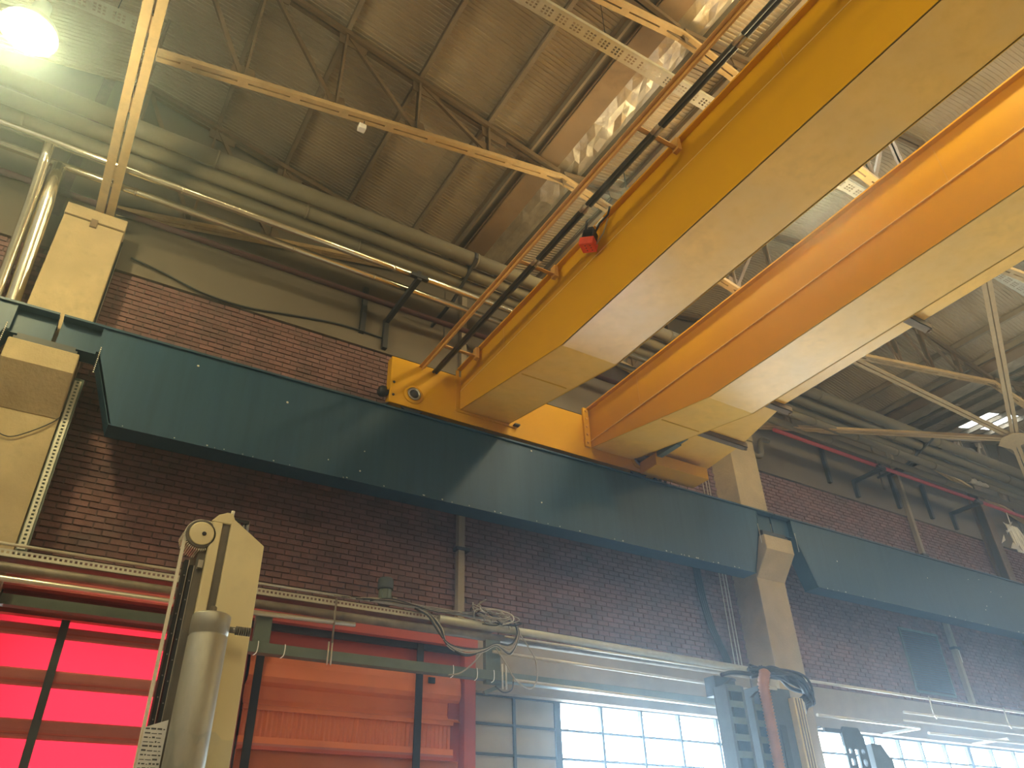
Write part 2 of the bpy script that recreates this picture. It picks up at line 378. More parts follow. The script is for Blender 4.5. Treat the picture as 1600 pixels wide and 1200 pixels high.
# ties along the hall over the pillars, at the height of the pillar heads
for x, wh in ((-0.71, 'standing over the left concrete pillar'), (12.42, 'standing over the right concrete pillar')):
    t = thing('tie_beam', f'pale double steel tie beam {wh}', 'beam', (x, 0, 10.3))
    for s in (-1, 1):
        MB().box((x + s * 0.015, -13.9, 10.30), (x + s * 0.128, 10.6, 10.315)).box((x + s * 0.015, -13.9, 10.315), (x + s * 0.027, 10.6, 10.375)).build('steel_angle', 'truss_cream', t)
    for k in range(18): MB().box((x - 0.1, -13 + k * 1.3, 10.316), (x + 0.1, -12.75 + k * 1.3, 10.33)).build('batten_plate', 'truss_cream', t)
    for k in range(16):
        ya = -13 + k * 1.5
        MB().beam((x, ya, 10.4), (x, ya + (0.75 if k % 2 else -0.75) * 0 + 0.75, 13.4), 0.04, 0.05).build('diagonal', 'truss_brown', t)
        MB().beam((x, ya + 1.5, 10.4), (x, ya + 0.75, 13.4), 0.04, 0.05).build('diagonal', 'truss_brown', t)
# wind bracing in the far bay, meeting in a star plate under the valley
cx_, cy_ = 18.86, 7.36
def brace(p, q, label, two=True):
    t = thing('wind_brace', label, 'brace', p)
    d = (V(q) - V(p)).normalized(); a = d.cross(V((0, 0, 1)))
    MB().beam(V(p) + a * 0.05, V(q) + a * 0.05, 0.075, 0.012).beam(V(p) + a * 0.018, V(q) + a * 0.018, 0.012, 0.09, off=(0, 0.05)).build('steel_angle', 'truss_cream', t)
    MB().beam(V(p) - a * 0.05, V(q) - a * 0.05, 0.075, 0.012).beam(V(p) - a * 0.018, V(q) - a * 0.018, 0.012, 0.09, off=(0, 0.05)).build('steel_angle', 'truss_cream', t)
brace((13.0, 9.94, 10.42), (cx_ - 0.1, cy_ + 0.05, 10.42), 'pale brace from the right pillar head to the star plate')
brace((12.5, 4.24, 10.45), (cx_ - 0.05, cy_ - 0.05, 10.45), 'steep pale brace coming down to the star plate at the right edge')
brace((12.55, 7.14, 10.48), (cx_ - 0.1, cy_, 10.48), 'pale strut crossing in front of the bright skylight')
brace((cx_ + 0.05, cy_ + 0.05, 10.45), (25.2, 10.0, 10.45), 'pale brace running on right from the star plate')
tag(MB().prism([(cx_ - 0.42, cy_ + 0.10, 10.40), (cx_ - 0.40, cy_ - 0.16, 10.40), (cx_ - 0.05, cy_ - 0.34, 10.40), (cx_ + 0.35, cy_ - 0.16, 10.40), (cx_ + 0.35, cy_ + 0.3, 10.40), (cx_ - 0.1, cy_ + 0.36, 10.40)], (0, 0, 0.014)).build('star_plate', 'truss_cream'),
    'pale steel star plate where the wind braces meet', 'plate')

# ------------------------------------------------------------------ concrete pillars
def pillar(x0, x1, label):
    t = thing('concrete_pillar', label, 'pillar', ((x0 + x1) / 2, 10.3, 0))
    MB().box((x0, 10.0, 0), (x1, 10.65, 7.3)).build('shaft', 'concrete', t, bevel=0.012)
    MB().box((x0, 10.02, 7.3), (x1, 10.65, 9.98)).build('upper_shaft', 'concrete', t, bevel=0.012)
    MB().box((x0 - 0.005, 10.0, 9.995), (x1 + 0.005, 10.65, 10.2)).build('head', 'concrete', t, bevel=0.01)
    MB().box(((x0 + x1) / 2 - 0.05, 9.985, 9.88), ((x0 + x1) / 2 + 0.04, 10.02, 10.02)).build('head_notch', 'gutter_brown', t)
    MB().prism([(x0, 9.61, 7.50), (x0, 9.61, 7.20), (x0, 10.0, 6.72), (x0, 10.02, 7.50)], (x1 - x0, 0, 0)).build('corbel', 'concrete', t, bevel=0.02)
    return t
pillar(-1.18, -0.38, 'tan concrete pillar with corbel at the left edge, lamp-lit')
pillar(11.92, 12.71, 'tan concrete pillar with bracket corbel right of the crane')
pillar(25.0, 25.8, 'far concrete pillar near the right edge of the brick wall')

# ------------------------------------------------------------------ crane runway
def runway(xa, xb, label, left_end=True, right_end=True):
    """one fish-bellied girder between two pillar centres"""
    t = thing('crane_runway_beam', label, 'beam', ((xa + xb) / 2, 9.8, 7.6))
    zb, zs, zt = 6.66, 7.62, 8.0; y0, y1 = 9.65, 9.98
    L0, L1 = xa + 0.51, xa + 0.88; R0, R1 = xb - 0.50, xb - 0.86
    pf = [(L0, y0, zt), (L0, y0, zs), (L1, y0, zb), (R1, y0, zb), (R0, y0, zs), (R0, y0, zt)]
    MB().prism(pf, (0, 0.02, 0)).build('web_plate', 'beam_blue', t)
    MB().prism([(p[0], y1 - 0.02, p[2]) for p in pf], (0, 0.02, 0)).build('web_plate', 'beam_blue', t)
    MB().box((L1, y0 - 0.008, zb - 0.025), (R1, y1 + 0.008, zb)).build('bottom_flange', 'beam_blue', t)
    for a, c in ((L0, L1), (R0, R1)):
        s = 1 if c > a else -1
        MB().prism([(a, y0, zs), (a + s * 0.025, y0, zs + 0.02), (c + s * 0.025, y0, zb), (c, y0, zb - 0.02)], (0, y1 - y0, 0)).build('end_slope', 'beam_blue', t)
    MB().box((xa + 0.025, y0 - 0.035, zt), (xb - 0.025, y1 + 0.02, zt + 0.03)).build('top_flange', 'beam_blue', t)
    for a, c in ((xa + 0.025, L0), (R0, xb - 0.025)):
        MB().box((a, y0 + 0.10, zs + 0.02), (c, y0 + 0.12, zt)).build('end_web', 'beam_blue', t)
        MB().box((a, y0 + 0.06, zs), (c, y1, zs + 0.02)).build('end_flange', 'beam_blue', t)
    for a in (L0, R0):
        MB().box((a - 0.012, y0 - 0.006, zs), (a + 0.012, y1, zt)).build('end_plate', 'beam_blue', t)
    MB().box((xa + 0.03, 9.82, zt + 0.03), (xb - 0.03, 9.89, zt + 0.05)).box((xa + 0.03, 9.845, zt + 0.05), (xb - 0.03, 9.865, zt + 0.10)).box((xa + 0.03, 9.83, zt + 0.10), (xb - 0.03, 9.88, zt + 0.13)).build('crane_rail', 'dark_steel', t)
    sp = MB()
    for i in range(46):
        x = random.uniform(L1, R1); z = random.choice((zb, zb, zb - 0.01, random.uniform(zb, zt))); r = random.uniform(0.009, 0.019)
        sp.lathe((x, y0, z), ((r, 0.0), (r * 0.7, -0.008)), 6, 'y')
    for i in range(14):
        z = zs + (zt - zs) * i / 13
        for a in (L0 + 0.03, R0 - 0.03): sp.lathe((a, y0, z - 0.3), ((0.009, 0.0), (0.007, -0.01)), 6, 'y')
    stuff(sp.build('paint_speck', 'speck', t))
    return t
runway(-13.8, -0.72, 'short end of dark blue runway beam left of the left pillar')
runway(-0.72, 12.37, 'long dark blue fish-bellied crane runway beam across the picture')
runway(12.37, 25.43, 'dark blue crane runway beam right of the right pillar')
for xc, wh in ((-0.78, 'left'), (12.31, 'right')):
    tag(MB().box((xc - 0.36, 9.66, 7.50), (xc + 0.36, 9.96, 7.56)).box((xc - 0.33, 9.68, 7.56), (xc + 0.33, 9.95, 7.62)).build('bearing_plate', 'dark_steel'), f'dark bearing plate between blue beam and the {wh} corbel', 'plate')

# ------------------------------------------------------------------ overhead crane
crane = thing('overhead_crane', 'yellow double-girder overhead crane crossing the hall', 'crane', (7, 9.8, 8.13))
TY0, TY1 = 9.78, 9.95
tr = MB().box((3.90, TY0, 8.21), (9.40, TY1, 9.10)).build('end_carriage', 'crane_yellow', crane, bevel=0.008)
for xw, s in ((4.31, 1), (9.0, 1)):
    MB().lathe((xw, TY0, 8.46), ((0.17, 0.0), (0.17, -0.012), (0.13, -0.03), (0.125, -0.03), (0.12, -0.02)), 28, 'y').build('axle_ring', 'crane_yellow', tr)
    MB().lathe((xw, TY0, 8.46), ((0.115, -0.035), (0.115, -0.045), (0.085, -0.05), (0.08, -0.02)), 28, 'y').build('axle_cap', 'steel', tr)
    MB().lathe((xw, TY0, 8.46), ((0.078, -0.02), (0.078, -0.035), (0.01, -0.036)), 20, 'y').build('axle_end', 'dark_steel', tr)
    MB().lathe((xw, 9.855, 8.42), ((0.29, -0.05), (0.29, -0.035), (0.26, -0.03), (0.26, 0.03), (0.29, 0.035), (0.29, 0.05)), 28, 'y').build('wheel', 'dark_steel', crane)
for xe, s in ((3.90, -1), (9.40, 1)):
    MB().lathe((xe, 9.86, 8.42), ((0.05, 0.0), (0.05, s * 0.04), (0.09, s * 0.05), (0.095, s * 0.12), (0.06, s * 0.16)), 18, 'x').build('buffer', 'black', crane)
    MB().prism([(xe, 9.80, 8.22), (xe, 9.92, 8.22), (xe + s * 0.16, 9.90, 8.14), (xe + s * 0.16, 9.82, 8.14)], (0, 0, -0.03)).build('rail_sweeper', 'dark_steel', crane)
for x, z in ((3.96, 8.60), (3.96, 8.36)):
    MB().lathe((x, TY0, z), ((0.022, 0), (0.022, -0.012), (0.012, -0.016)), 8, 'y').build('bolt', 'dark_steel', tr)
def girder(x0, x1, seam, label):
    zt, zb, ze, ye, yt, yf = 9.25, 7.90, 8.44, 9.78, 6.85, -13.5
    t = bpy.data.objects.new('girder', None); COL.objects.link(t); t.parent = crane; t['label'] = label; BASE[t.name] = base_of(crane)
    sd = [(yf, zt - 0.025), (yf, zb), (yt, zb), (ye, ze), (ye, zt - 0.025)]
    for x, s in ((x0, 1), (x1, -1)):
        xo = x + s * 0.012
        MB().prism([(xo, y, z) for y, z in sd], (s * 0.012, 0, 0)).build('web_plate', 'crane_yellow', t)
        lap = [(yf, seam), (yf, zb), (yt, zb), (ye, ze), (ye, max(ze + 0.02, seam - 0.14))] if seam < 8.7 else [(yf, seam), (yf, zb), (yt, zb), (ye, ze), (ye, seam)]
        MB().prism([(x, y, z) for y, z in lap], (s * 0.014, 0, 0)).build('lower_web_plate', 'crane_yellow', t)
    MB().prism([(x0 + 0.01, yf, zb), (x1 - 0.01, yf, zb), (x1 - 0.01, yt, zb), (x0 + 0.01, yt, zb)], (0, 0, 0.012)).build('bottom_plate', 'crane_under_lit', t)
    MB().prism([(x0 + 0.01, yt, zb), (x1 - 0.01, yt, zb), (x1 - 0.01, ye, ze), (x0 + 0.01, ye, ze)], (0, 0, 0.012)).build('tapered_bottom_plate', 'crane_under_lit', t)
    MB().box((x0 - 0.065, yf, zt - 0.025), (x1 + 0.065, ye, zt)).build('top_flange', 'crane_yellow', t)
    MB().box((x0 - 0.004, yf, seam - 0.004), (x0 + 0.012, ye, seam + 0.008)).build('seam', 'lap_highlight', t)
    for y in (8.35, 2.6, -2.0):
        MB().box((x0 + 0.009, y, zb if y < yt else zb + 0.29), (x0 + 0.013, y + 0.006, zt - 0.03)).build('weld_seam', 'crane_rail', t)
    MB().beam((x0 + 0.06, 7.95, zb + 0.196), (x1 - 0.10, 7.95, zb + 0.196), 0.02, 0.008).build('weld_seam', 'crane_yellow', t)
    return t
g1 = girder(5.17, 6.14, 8.80, 'left box girder with cable rail')
g2 = girder(7.89, 8.87, 8.57, 'right box girder bolted to the end carriage')
fp = MB().box((7.74, TY0 - 0.05, 8.42), (7.86, TY0, 9.24)).build('bolted_flange', 'crane_yellow', crane, bevel=0.006)
for k in range(5):
    MB().lathe((7.795, TY0 - 0.05, 8.50 + k * 0.168), ((0.024, 0), (0.024, -0.018), (0.014, -0.022)), 6, 'y').build('bolt', 'crane_rail', fp)
fp = MB().box((5.10, TY0 - 0.02, 8.38), (6.24, TY0, 8.43)).box((5.08, TY0 - 0.02, 8.40), (5.13, TY0, 9.2)).build('joint_flange', 'crane_yellow', crane)
MB().box((6.20, TY0 - 0.10, 8.40), (6.30, TY0 - 0.02, 8.43)).build('limit_stop', 'dark_steel', crane)
# cable rail on the left girder
rl = MB().beam((4.44, 10.0, 9.05), (4.44, -13, 9.05), 0.11, 0.012).beam((4.44, 10.0, 9.05), (4.44, -13, 9.05), 0.012, 0.06, off=(0, -0.03)).build('cable_rail', 'crane_rail', crane)
for y in (9.08, 6.77, 4.15, 1.6, -1, -3.6, -6.2, -8.8):
    MB().box((4.42, y - 0.03, 9.06), (5.12, y + 0.03, 9.075)).box((4.42, y + 0.02, 9.06), (5.12, y + 0.03, 9.12)).build('rail_arm', 'crane_rail', crane)
    MB().box((5.06, y - 0.05, 9.02), (5.12, y + 0.05, 9.22)).build('rail_clip', 'crane_rail', crane)
for k, x in enumerate((4.655, 4.712)):
    MB().tube([(x, 9.85, 9.03), (x, -13, 9.03)], 0.026, 8).build('cable_conduit', 'cable_green', crane)
for y in (6.62, 5.45, 4.02, 2.7):
    for x in (4.655, 4.712): MB().tube([(x, y + 0.09, 9.03), (x, y - 0.05, 9.03)], 0.0285, 8).build('conduit_sleeve', 'conduit', crane)
# walkway on the far side of the right girder
zw = 8.52
MB().prism([(8.85, -13.5, zw), (9.98, -13.5, zw), (9.98, 7.05, zw), (10.36, 8.36, zw), (8.85, 8.36, zw)], (0, 0, 0.012)).build('walkway_plate', 'crane_under_lit', crane)
MB().prism([(8.85, 8.40, zw), (10.38, 8.40, zw), (10.5, 9.62, zw - 0.02), (8.85, 9.62, zw - 0.02)], (0, 0, 0.012)).build('walkway_plate', 'crane_under_lit', crane)
for y, xe in ((9.66, 10.55), (8.40, 10.42), (7.10, 10.16), (4.44, 10.14), (1.8, 10.14), (-0.8, 10.14)):
    MB().box((8.85, y - 0.06, zw - 0.10), (xe, y - 0.048, zw)).box((8.85, y - 0.06, zw - 0.10), (xe, y + 0.06, zw - 0.09)).box((8.85, y - 0.06, zw - 0.01), (xe, y + 0.06, zw)).build('walkway_bracket', 'truss_brown', crane)  # dark brown stands for shade on faces turned from the light
    MB().box((xe - 0.02, y - 0.02, zw - 0.12), (xe + 0.02, y + 0.02, zw + 0.05)).build('rail_post_foot', 'truss_brown', crane)
MB().box((9.0, 9.30, 8.16), (10.3, 9.75, 8.40)).build('side_box', 'crane_yellow', crane, bevel=0.01)
MB().box((9.02, 8.75, 8.32), (9.14, 9.28, 8.42)).lathe((9.08, 8.75, 8.37), ((0.05, -0.2), (0.05, 0.0)), 12, 'y').build('drive_motor', 'duct_green', crane)
for x in (9.62, 9.74): MB().tube([(x, 9.9, 7.9), (x, 9.9, 8.35)], 0.03, 8).build('guide_post', 'dark_steel', crane)
# red plug block hanging by its cables from the left girder
pb = thing('hanging_socket', 'red socket block hanging from black cables on the left girder', 'socket', (5.0, 5.9, 8.75))
hx, hy, hz = 4.99, 5.84, 8.86
M_ = Matrix.Rotation(R(35), 4, 'Z') @ Matrix.Rotation(R(14), 4, 'X')
def obox(a, b, M):
    m = box(a, b); m.v = [tuple(M @ V(p) + V((hx, hy, hz))) for p in m.v]; return m
sb = obox((-0.10, -0.10, -0.07), (0.10, 0.10, 0.05), M_).build('socket_body', 'plug_red', pb, bevel=0.01)
for i in (-0.05, 0, 0.05):
    for j in (-0.05, 0.02): obox((i - 0.008, j - 0.008, -0.0715), (i + 0.008, j + 0.008, -0.069), M_).build('hole', 'black', sb)
obox((-0.085, -0.085, 0.05), (0.085, 0.085, 0.20), M_).build('plug_collar', 'black', pb, bevel=0.02)
obox((-0.04, -0.04, 0.20), (0.04, 0.04, 0.27), M_).build('cable_gland', 'black', pb, bevel=0.01)
MB().tube([(hx - .02, hy, hz + .25), (hx - .03, hy - .05, hz + .36), (hx + .0, hy - .1, hz + .40)], [0.02, 0.017, 0.006], 8).build('cable', 'black', pb)
MB().tube([(hx + .05, hy - .05, hz + .12), (hx + .06, hy - .2, hz + .24), (hx + .1, hy - .34, hz + .30), (hx + .1, hy - .4, hz + .40)], 0.014, 8).build('cable', 'black', pb)
MB().tube([(hx + .06, hy - .12, hz + .25), (hx + .09, hy - .26, hz + .31)], 0.018, 8).build('white_tag', 'film', pb)
MB().tube([(hx + .08, hy - .06, hz - .02), (hx + .12, hy - .18, hz + .10), (hx + .13, hy - .30, hz + .28)], 0.010, 8).build('cable', 'wire', pb)

# ------------------------------------------------------------------ lamps
def lamp(x, y, z, label, power, top, drop=0.30, glow='lamp_glow'):
    t = thing('high_bay_lamp', label, 'lamp', (x, y, z), 'high bay lamps')
    MB().lathe((x, y, z), ((0.30, -0.12), (0.26, 0.0), (0.16, 0.14), (0.10, 0.24), (0.09, 0.42)), 24).build('housing', 'lamp_body', t)
    MB().lathe((x, y, z), ((0.02, -0.26), (0.20, -0.23), (0.28, -0.13)), 24).build('lens', glow, t)
    MB().tube([(x, y, z + 0.42), (x, y, top)], 0.012, 6).build('suspension_rod', 'dark_steel', t)
    l = bpy.data.lights.new('lamp_bulb', 'POINT'); l.energy = power * 0.25; l.color = LAMP_COL; l.shadow_soft_size = 0.22
    o = bpy.data.objects.new('lamp_bulb', l); COL.objects.link(o); o.parent = t; o.location = (0, 0, -drop)
    return t
lamp(-1.80, 7.0, 9.9, 'glaring high bay lamp in the top left corner', 2700, 13.4, 0.22, 'lamp_glow_bright')
lamp(8.3, 4.55, 10.85, 'high bay lamp under the cable tray, behind the left girder', 1450, 13.1)
lamp(6.9, 6.9, 11.5, 'high bay lamp hung near the left valley gutter', 650, 12.6)
lamp(6.8, 1.6, 11.5, 'high bay lamp above the crane, nearer the camera', 1800, 12.6)
for x, y, e, wh in ((-0.5, -1.5, 1900, 'left of the camera'), (14.5, 1.5, 2300, 'right of the crane'), (20.5, 3.5, 1600, 'far to the right'), (-3.4, 1.2, 1500, 'left, in front of the red doors'), (2.2, -4.5, 1500, 'behind the camera'), (11.8, -3.5, 3000, 'behind the camera at right')):  # unseen lamps, added as fill light
    lamp(x, y, 11.3, f'added fill lamp out of frame {wh}', e, 12.4)

# perforated lamp tray under the roof
def perforated(x0, x1, y0, y1, z, name, m, parent, th=0.003, pitch=0.058, nr=5):
    mb = MB(); n = int((x1 - x0) / pitch); ww = (y1 - y0) / nr; px = (x1 - x0) / n
    for i in range(n):
        for j in range(nr):
            a, c = x0 + i * px, x0 + (i + 1) * px; d, e = y0 + j * ww, y0 + (j + 1) * ww
            if i % 4 == 3 or j in (0, nr - 1):
                mb.poly([(a, d, z), (c, d, z), (c, e, z), (a, e, z)], [(0, 1, 2, 3)])
            else:
                h0, h1, k0, k1 = a + px * 0.18, a + px * 0.78, d + ww * 0.18, d + ww * 0.78
                mb.poly([(a, d, z), (c, d, z), (c, e, z), (a, e, z), (h0, k0, z), (h1, k0, z), (h1, k1, z), (h0, k1, z)], [(0, 1, 5, 4), (1, 2, 6, 5), (2, 3, 7, 6), (3, 0, 4, 7)])
    o = mb.build(name, m, parent, fix=False); return o
tr_ = thing('cable_tray', 'perforated steel lamp tray hung level below the roof', 'tray', (8, 4.55, 11.3))
perforated(1.2, 26.0, 4.44, 4.65, 11.3, 'perforated_bottom', 'tray', tr_)
for y in (4.44, 4.65): MB().box((1.2, y - 0.002, 11.3), (26, y + 0.002, 11.37)).build('side_wall', 'tray', tr_)
for x in (1.6, 4.5, 7.4, 10.3, 13.2, 16.1, 19, 22): MB().tube([(x, 4.45, 11.37), (x, 4.45, ztc(x) + 0.2)], 0.006, 6).build('hanger_rod', 'dark_steel', tr_)
tr_ = thing('cable_tray', 'perforated tray glimpsed in the lamp glare beside the left tie beam', 'tray', (-1.5, 7.5, 11.3))
perforated(-4.5, -0.95, 7.35, 7.6, 11.3, 'perforated_bottom', 'tray', tr_)
for x in (-4.2, -1.2): MB().tube([(x, 7.45, 11.3), (x, 7.45, ztc(x) + 0.2)], 0.006, 6).build('hanger_rod', 'dark_steel', tr_)
sn = thing('sensor', 'small white sensor hanging from the middle truss chord', 'sensor', (2.17, 7.28, 10.95))
MB().tube([(2.2, 7.3, 11.2), (2.19, 7.29, 11.07)], 0.008, 6).build('stem', 'dark_steel', sn)
MB().box((2.11, 7.23, 10.96), (2.22, 7.33, 11.06)).build('housing', 'film', sn, bevel=0.01)

# ------------------------------------------------------------------ pipes under the eaves
def pipe(pts, r, m, label, joints=(), n=12, group=None, jm=None):
    o = tag(MB().tube(pts, r, n).build('overhead_pipe', m), label, 'pipe', group)
    bp = base_of(o)
    for x in joints:
        y, z = pts[0][1], pts[0][2]
        MB().tube([(x - 0.02, y, z), (x + 0.02, y, z)], r * 1.12, n).build('pipe_band', jm or m, o)
    return o
XS, XE = -7.9, 33.5
pipe([(XS, 8.95, 11.05), (XE, 8.95, 11.05)], 0.125, 'lagging', 'topmost thick grey lagged pipe under the roof', [-4, 0.5, 5, 9.5, 14, 18.5, 23])
pipe([(XS, 9.20, 10.94), (XE, 9.20, 10.94)], 0.112, 'lagging', 'second grey lagged pipe from the top under the roof', [-3, 2, 7, 12, 17, 22])
pipe([(XS, 9.44, 10.86), (XE, 9.44, 10.86)], 0.105, 'lagging', 'third grey lagged pipe, just above the shiny pair', [-2, 3, 8, 13, 18])
pipe([(XS, 9.23, 10.47), (9.8, 9.23, 10.47)], 0.062, 'silver_pipe', 'upper shiny silver pipe of the pair below the grey pipes', [-3, 0.2, 3.6, 7])
pipe([(XS, 9.61, 10.46), (9.8, 9.61, 10.46)], 0.058, 'silver_pipe', 'lower shiny silver pipe of the pair below the grey pipes', [-3, -0.4, 2.0, 3.4, 7])
o = pipe([(12.9, 9.25, 10.49), (20.0, 9.25, 10.49)], 0.085, 'lagging', 'grey lagged pipe with torn ends, right of the crane', [14, 15.5, 17, 18.5])
MB().tube([(20.0 + i * 0.12, 9.25 + random.uniform(-.03, .03), 10.47 + random.uniform(-.03, .03)) for i in range(8)], [0.09, 0.06, 0.08, 0.05, 0.07, 0.05, 0.06, 0.03], 9).build('torn_lagging', 'foil', o)
pipe([(20.8, 9.25, 10.49), (XE, 9.25, 10.49)], 0.06, 'lagging', 'bare grey pipe continuing past the torn lagging')
pipe([(12.9, 9.62, 10.46), (XE, 9.62, 10.46)], 0.08, 'lagging', 'lowest grey lagged pipe, just above the red pipe', [15, 17.2, 19.5])
pipe([(13.2, 9.75, 10.31), (XE, 9.75, 10.31)], 0.045, 'red_pipe', 'thin red pipe along the upper wall at right')
pipe([(XS, 10.2, 10.50), (9.8, 10.2, 10.50)], 0.05, 'dark_red', 'dull dark red pipe close to the wall behind the shiny pair')
# leaning shiny pair beside the left pillar
pipe([(-1.375, 10.42, 6.0), (-1.38, 10.38, 8.4), (-1.385, 9.72, 9.75), (-1.40, 9.61, 10.1), (-1.40, 9.61, 10.42)], 0.095, 'silver_pipe', 'right-hand shiny pipe leaning up beside the left pillar')
pipe([(-1.60, 10.45, 6.0), (-1.58, 10.40, 8.4), (-1.56, 9.72, 9.75), (-1.56, 9.40, 10.2), (-1.56, 9.23, 10.42)], 0.07, 'silver_pipe', 'left-hand slimmer shiny pipe leaning up beside the left pillar')
def wall_bracket(x, z0, z1, yend, label, arm=True):
    t = thing('pipe_bracket', label, 'bracket', (x, 10.5, z0))
    MB().box((x - 0.045, 10.46, z0), (x + 0.045, 10.55, z1)).build('upright', 'dark_steel', t)
    if arm:
        MB().box((x - 0.04, yend, z1 - 0.09), (x + 0.04, 10.5, z1)).build('arm', 'dark_steel', t)
        MB().box((x - 0.16, yend - 0.02, z1 - 0.05), (x + 0.16, yend + 0.05, z1 + 0.02)).build('cross_bar', 'dark_steel', t)
        MB().box((x - 0.03, yend, z1), (x + 0.03, yend + 0.06, z1 + 0.10)).build('end_stop', 'dark_steel', t)
wall_bracket(4.02, 9.75, 10.39, 9.12, 'black bracket holding the shiny pair left of the crane')
wall_bracket(16.9, 9.78, 10.26, 9.68, 'black bracket below the red pipe, nearer the crane')
wall_bracket(21.05, 9.75, 10.26, 9.68, 'black bracket below the red pipe, near the right edge')
wall_bracket(3.58, 9.95, 10.95, 0, 'dark upright on the upper wall left of the black bracket', False)
wall_bracket(15.9, 9.95, 10.95, 0, 'first dark upright on the upper wall right of the crane', False)
wall_bracket(18.6, 9.85, 10.85, 9.7, 'dark upright with short arm in the middle of the right wall')
wall_bracket(20.0, 9.85, 10.85, 0, 'last dark upright on the upper wall at right', False)
for x, ys in ((4.95, (8.95, 9.20)), (18.1, (8.95, 9.20, 9.44))):
    t = thing('pipe_hanger', 'dark hanger clasping the grey pipes ' + ('left of the girder' if x < 6 else 'right of the crane'), 'hanger', (x, 9.1, 10.8))
    MB().beam((x, ys[0] - 0.15, 10.98), (x, 9.7, 10.63), 0.05, 0.05).beam((x, 9.68, 10.64), (x, 10.56, 10.64), 0.05, 0.05).build('cross_bar', 'dark_steel', t)
    for y in ys: MB().tube([(x - 0.03, y, 11.05 - (y - 8.95) * 0.40), (x + 0.03, y, 11.05 - (y - 8.95) * 0.40)], 0.135, 14).build('clamp', 'dark_steel', t)
fs = MB(); rf = random.Random(21)
for k in range(14):
    c = V((22.35 + rf.uniform(-.35, .6), 9.8 + rf.uniform(-.15, .15), 9.55 + rf.uniform(-.5, .35))); q = [c + V((rf.uniform(-.16, .16), rf.uniform(-.1, .1), rf.uniform(-.16, .16))) for _ in range(4)]
    fs.poly(q, [(0, 1, 2), (0, 2, 3)])
for k in range(6): fs.tube(smooth([(22.3 + k * .1, 9.8, 9.9), (22.25 + k * .12, 9.75, 9.5 + .1 * (k % 2)), (22.4 + k * .1, 9.8, 9.1)]), 0.025, 6)
fs.tube([(22.5, 9.78, 9.9), (22.5, 9.76, 10.28)], 0.012, 6)
tag(fs.build('foil_scraps', 'film', fix=False), 'bright torn foil scraps hanging below the pipes at the right edge', 'foil')
sc_ = thing('steel_column', 'dark steel column on the wall at the right edge', 'column', (22.5, 10.4, 0))
MB().box((22.30, 10.24, 0), (22.62, 10.27, 12.0)).build('flange', 'truss_brown', sc_); MB().box((22.44, 10.27, 0), (22.48, 10.5, 12.0)).build('web', 'purlin_dark', sc_); MB().box((22.30, 10.5, 0), (22.62, 10.55, 12.0)).build('flange', 'truss_brown', sc_)
# sagging cable on the wall, thin conduits by the left pillar
pts = [(-0.2, 10.50, 9.95), (0.3, 10.5, 9.86), (0.9, 10.5, 9.72), (1.6, 10.52, 9.72), (2.4, 10.52, 9.86), (3.2, 10.52, 9.98), (3.98, 10.52, 9.98)]
tag(MB().tube(smooth(pts), 0.018, 6).build('sagging_cable', 'black'), 'black cable sagging along the concrete band above the bricks', 'cable')
for k, dx in enumerate((0.016, 0.018)):
    tag(MB().tube([(-0.38 + dx, 10.15 + k * 0.1, 8.05), (-0.38 + dx, 10.15 + k * 0.1, 9.9)], 0.013, 6).build('thin_conduit', 'conduit' if k else 'black'), ('pale' if k else 'black') + ' thin conduit up the right side of the left pillar', 'conduit')
for k, xx in enumerate((11.42, 11.52, 11.60)):
    tag(MB().tube([(xx, 10.5, 5.0), (xx, 10.5, 9.9)], 0.012, 6).build('thin_conduit', 'conduit'), f'{ORD[k]} thin conduit on the wall left of the right pillar', 'conduit')
wc = thing('wall_cables', 'dark bundle of cables dropping down the bricks left of the right pillar', 'cables', (10.4, 10.5, 4.9))
for k in range(4):
    o_ = 0.05 * k; MB().tube(smooth([(10.78 + o_, 10.54, 6.95), (10.80 + o_, 10.52, 6.36), (10.88 + o_, 10.5, 5.82), (11.02 + o_, 10.5, 5.48), (11.15 + o_, 10.5, 5.2), (11.16 + o_, 10.5, 4.95)]), 0.022, 6).build('cable', 'dark_steel', wc)
tag(MB().tube(smooth([(12.72, 10.3, 10.2), (12.90, 10.3, 10.02), (13.0, 10.25, 9.84), (13.12, 10.2, 9.84), (13.18, 10.2, 10.0), (13.2, 10.2, 10.2), (13.3, 10.2, 10.3), (13.5, 10.2, 10.32)]), 0.06, 10).build('drain_bend', 'lagging'), 'grey bent drain pipe at the head of the right pillar', 'pipe')
vt = thing('cable_tray', 'upright perforated tray strip beside the left pillar', 'tray', (-0.3, 10.05, 5.0))
vm = MB(); n = 46
for i in range(n):
    z0 = 5.05 + i * 0.05; z1 = z0 + 0.05; x0, x1 = -0.355, -0.275; y = 10.02; a, c, d, e = x0 + 0.025, x1 - 0.025, z0 + 0.012, z1 - 0.012
    vm.poly([(x0, y, z0), (x1, y, z0), (x1, y, z1), (x0, y, z1), (a, y, d), (c, y, d), (c, y, e), (a, y, e)], [(0, 1, 5, 4), (1, 2, 6, 5), (2, 3, 7, 6), (3, 0, 4, 7)])
vm.build('perforated_face', 'tray', vt, fix=False)
MB().box((-0.37, 10.04, 5.0), (-0.25, 10.2, 7.4)).build('backing', 'duct_green', vt)
wl = thing('junction_box', 'small yellow box with looped wire on the left pillar', 'box', (-1.05, 9.96, 6.35))
MB().box((-1.12, 9.92, 6.36), (-1.0, 10.0, 6.56)).build('box_body', 'yellow_box', wl, bevel=0.01)
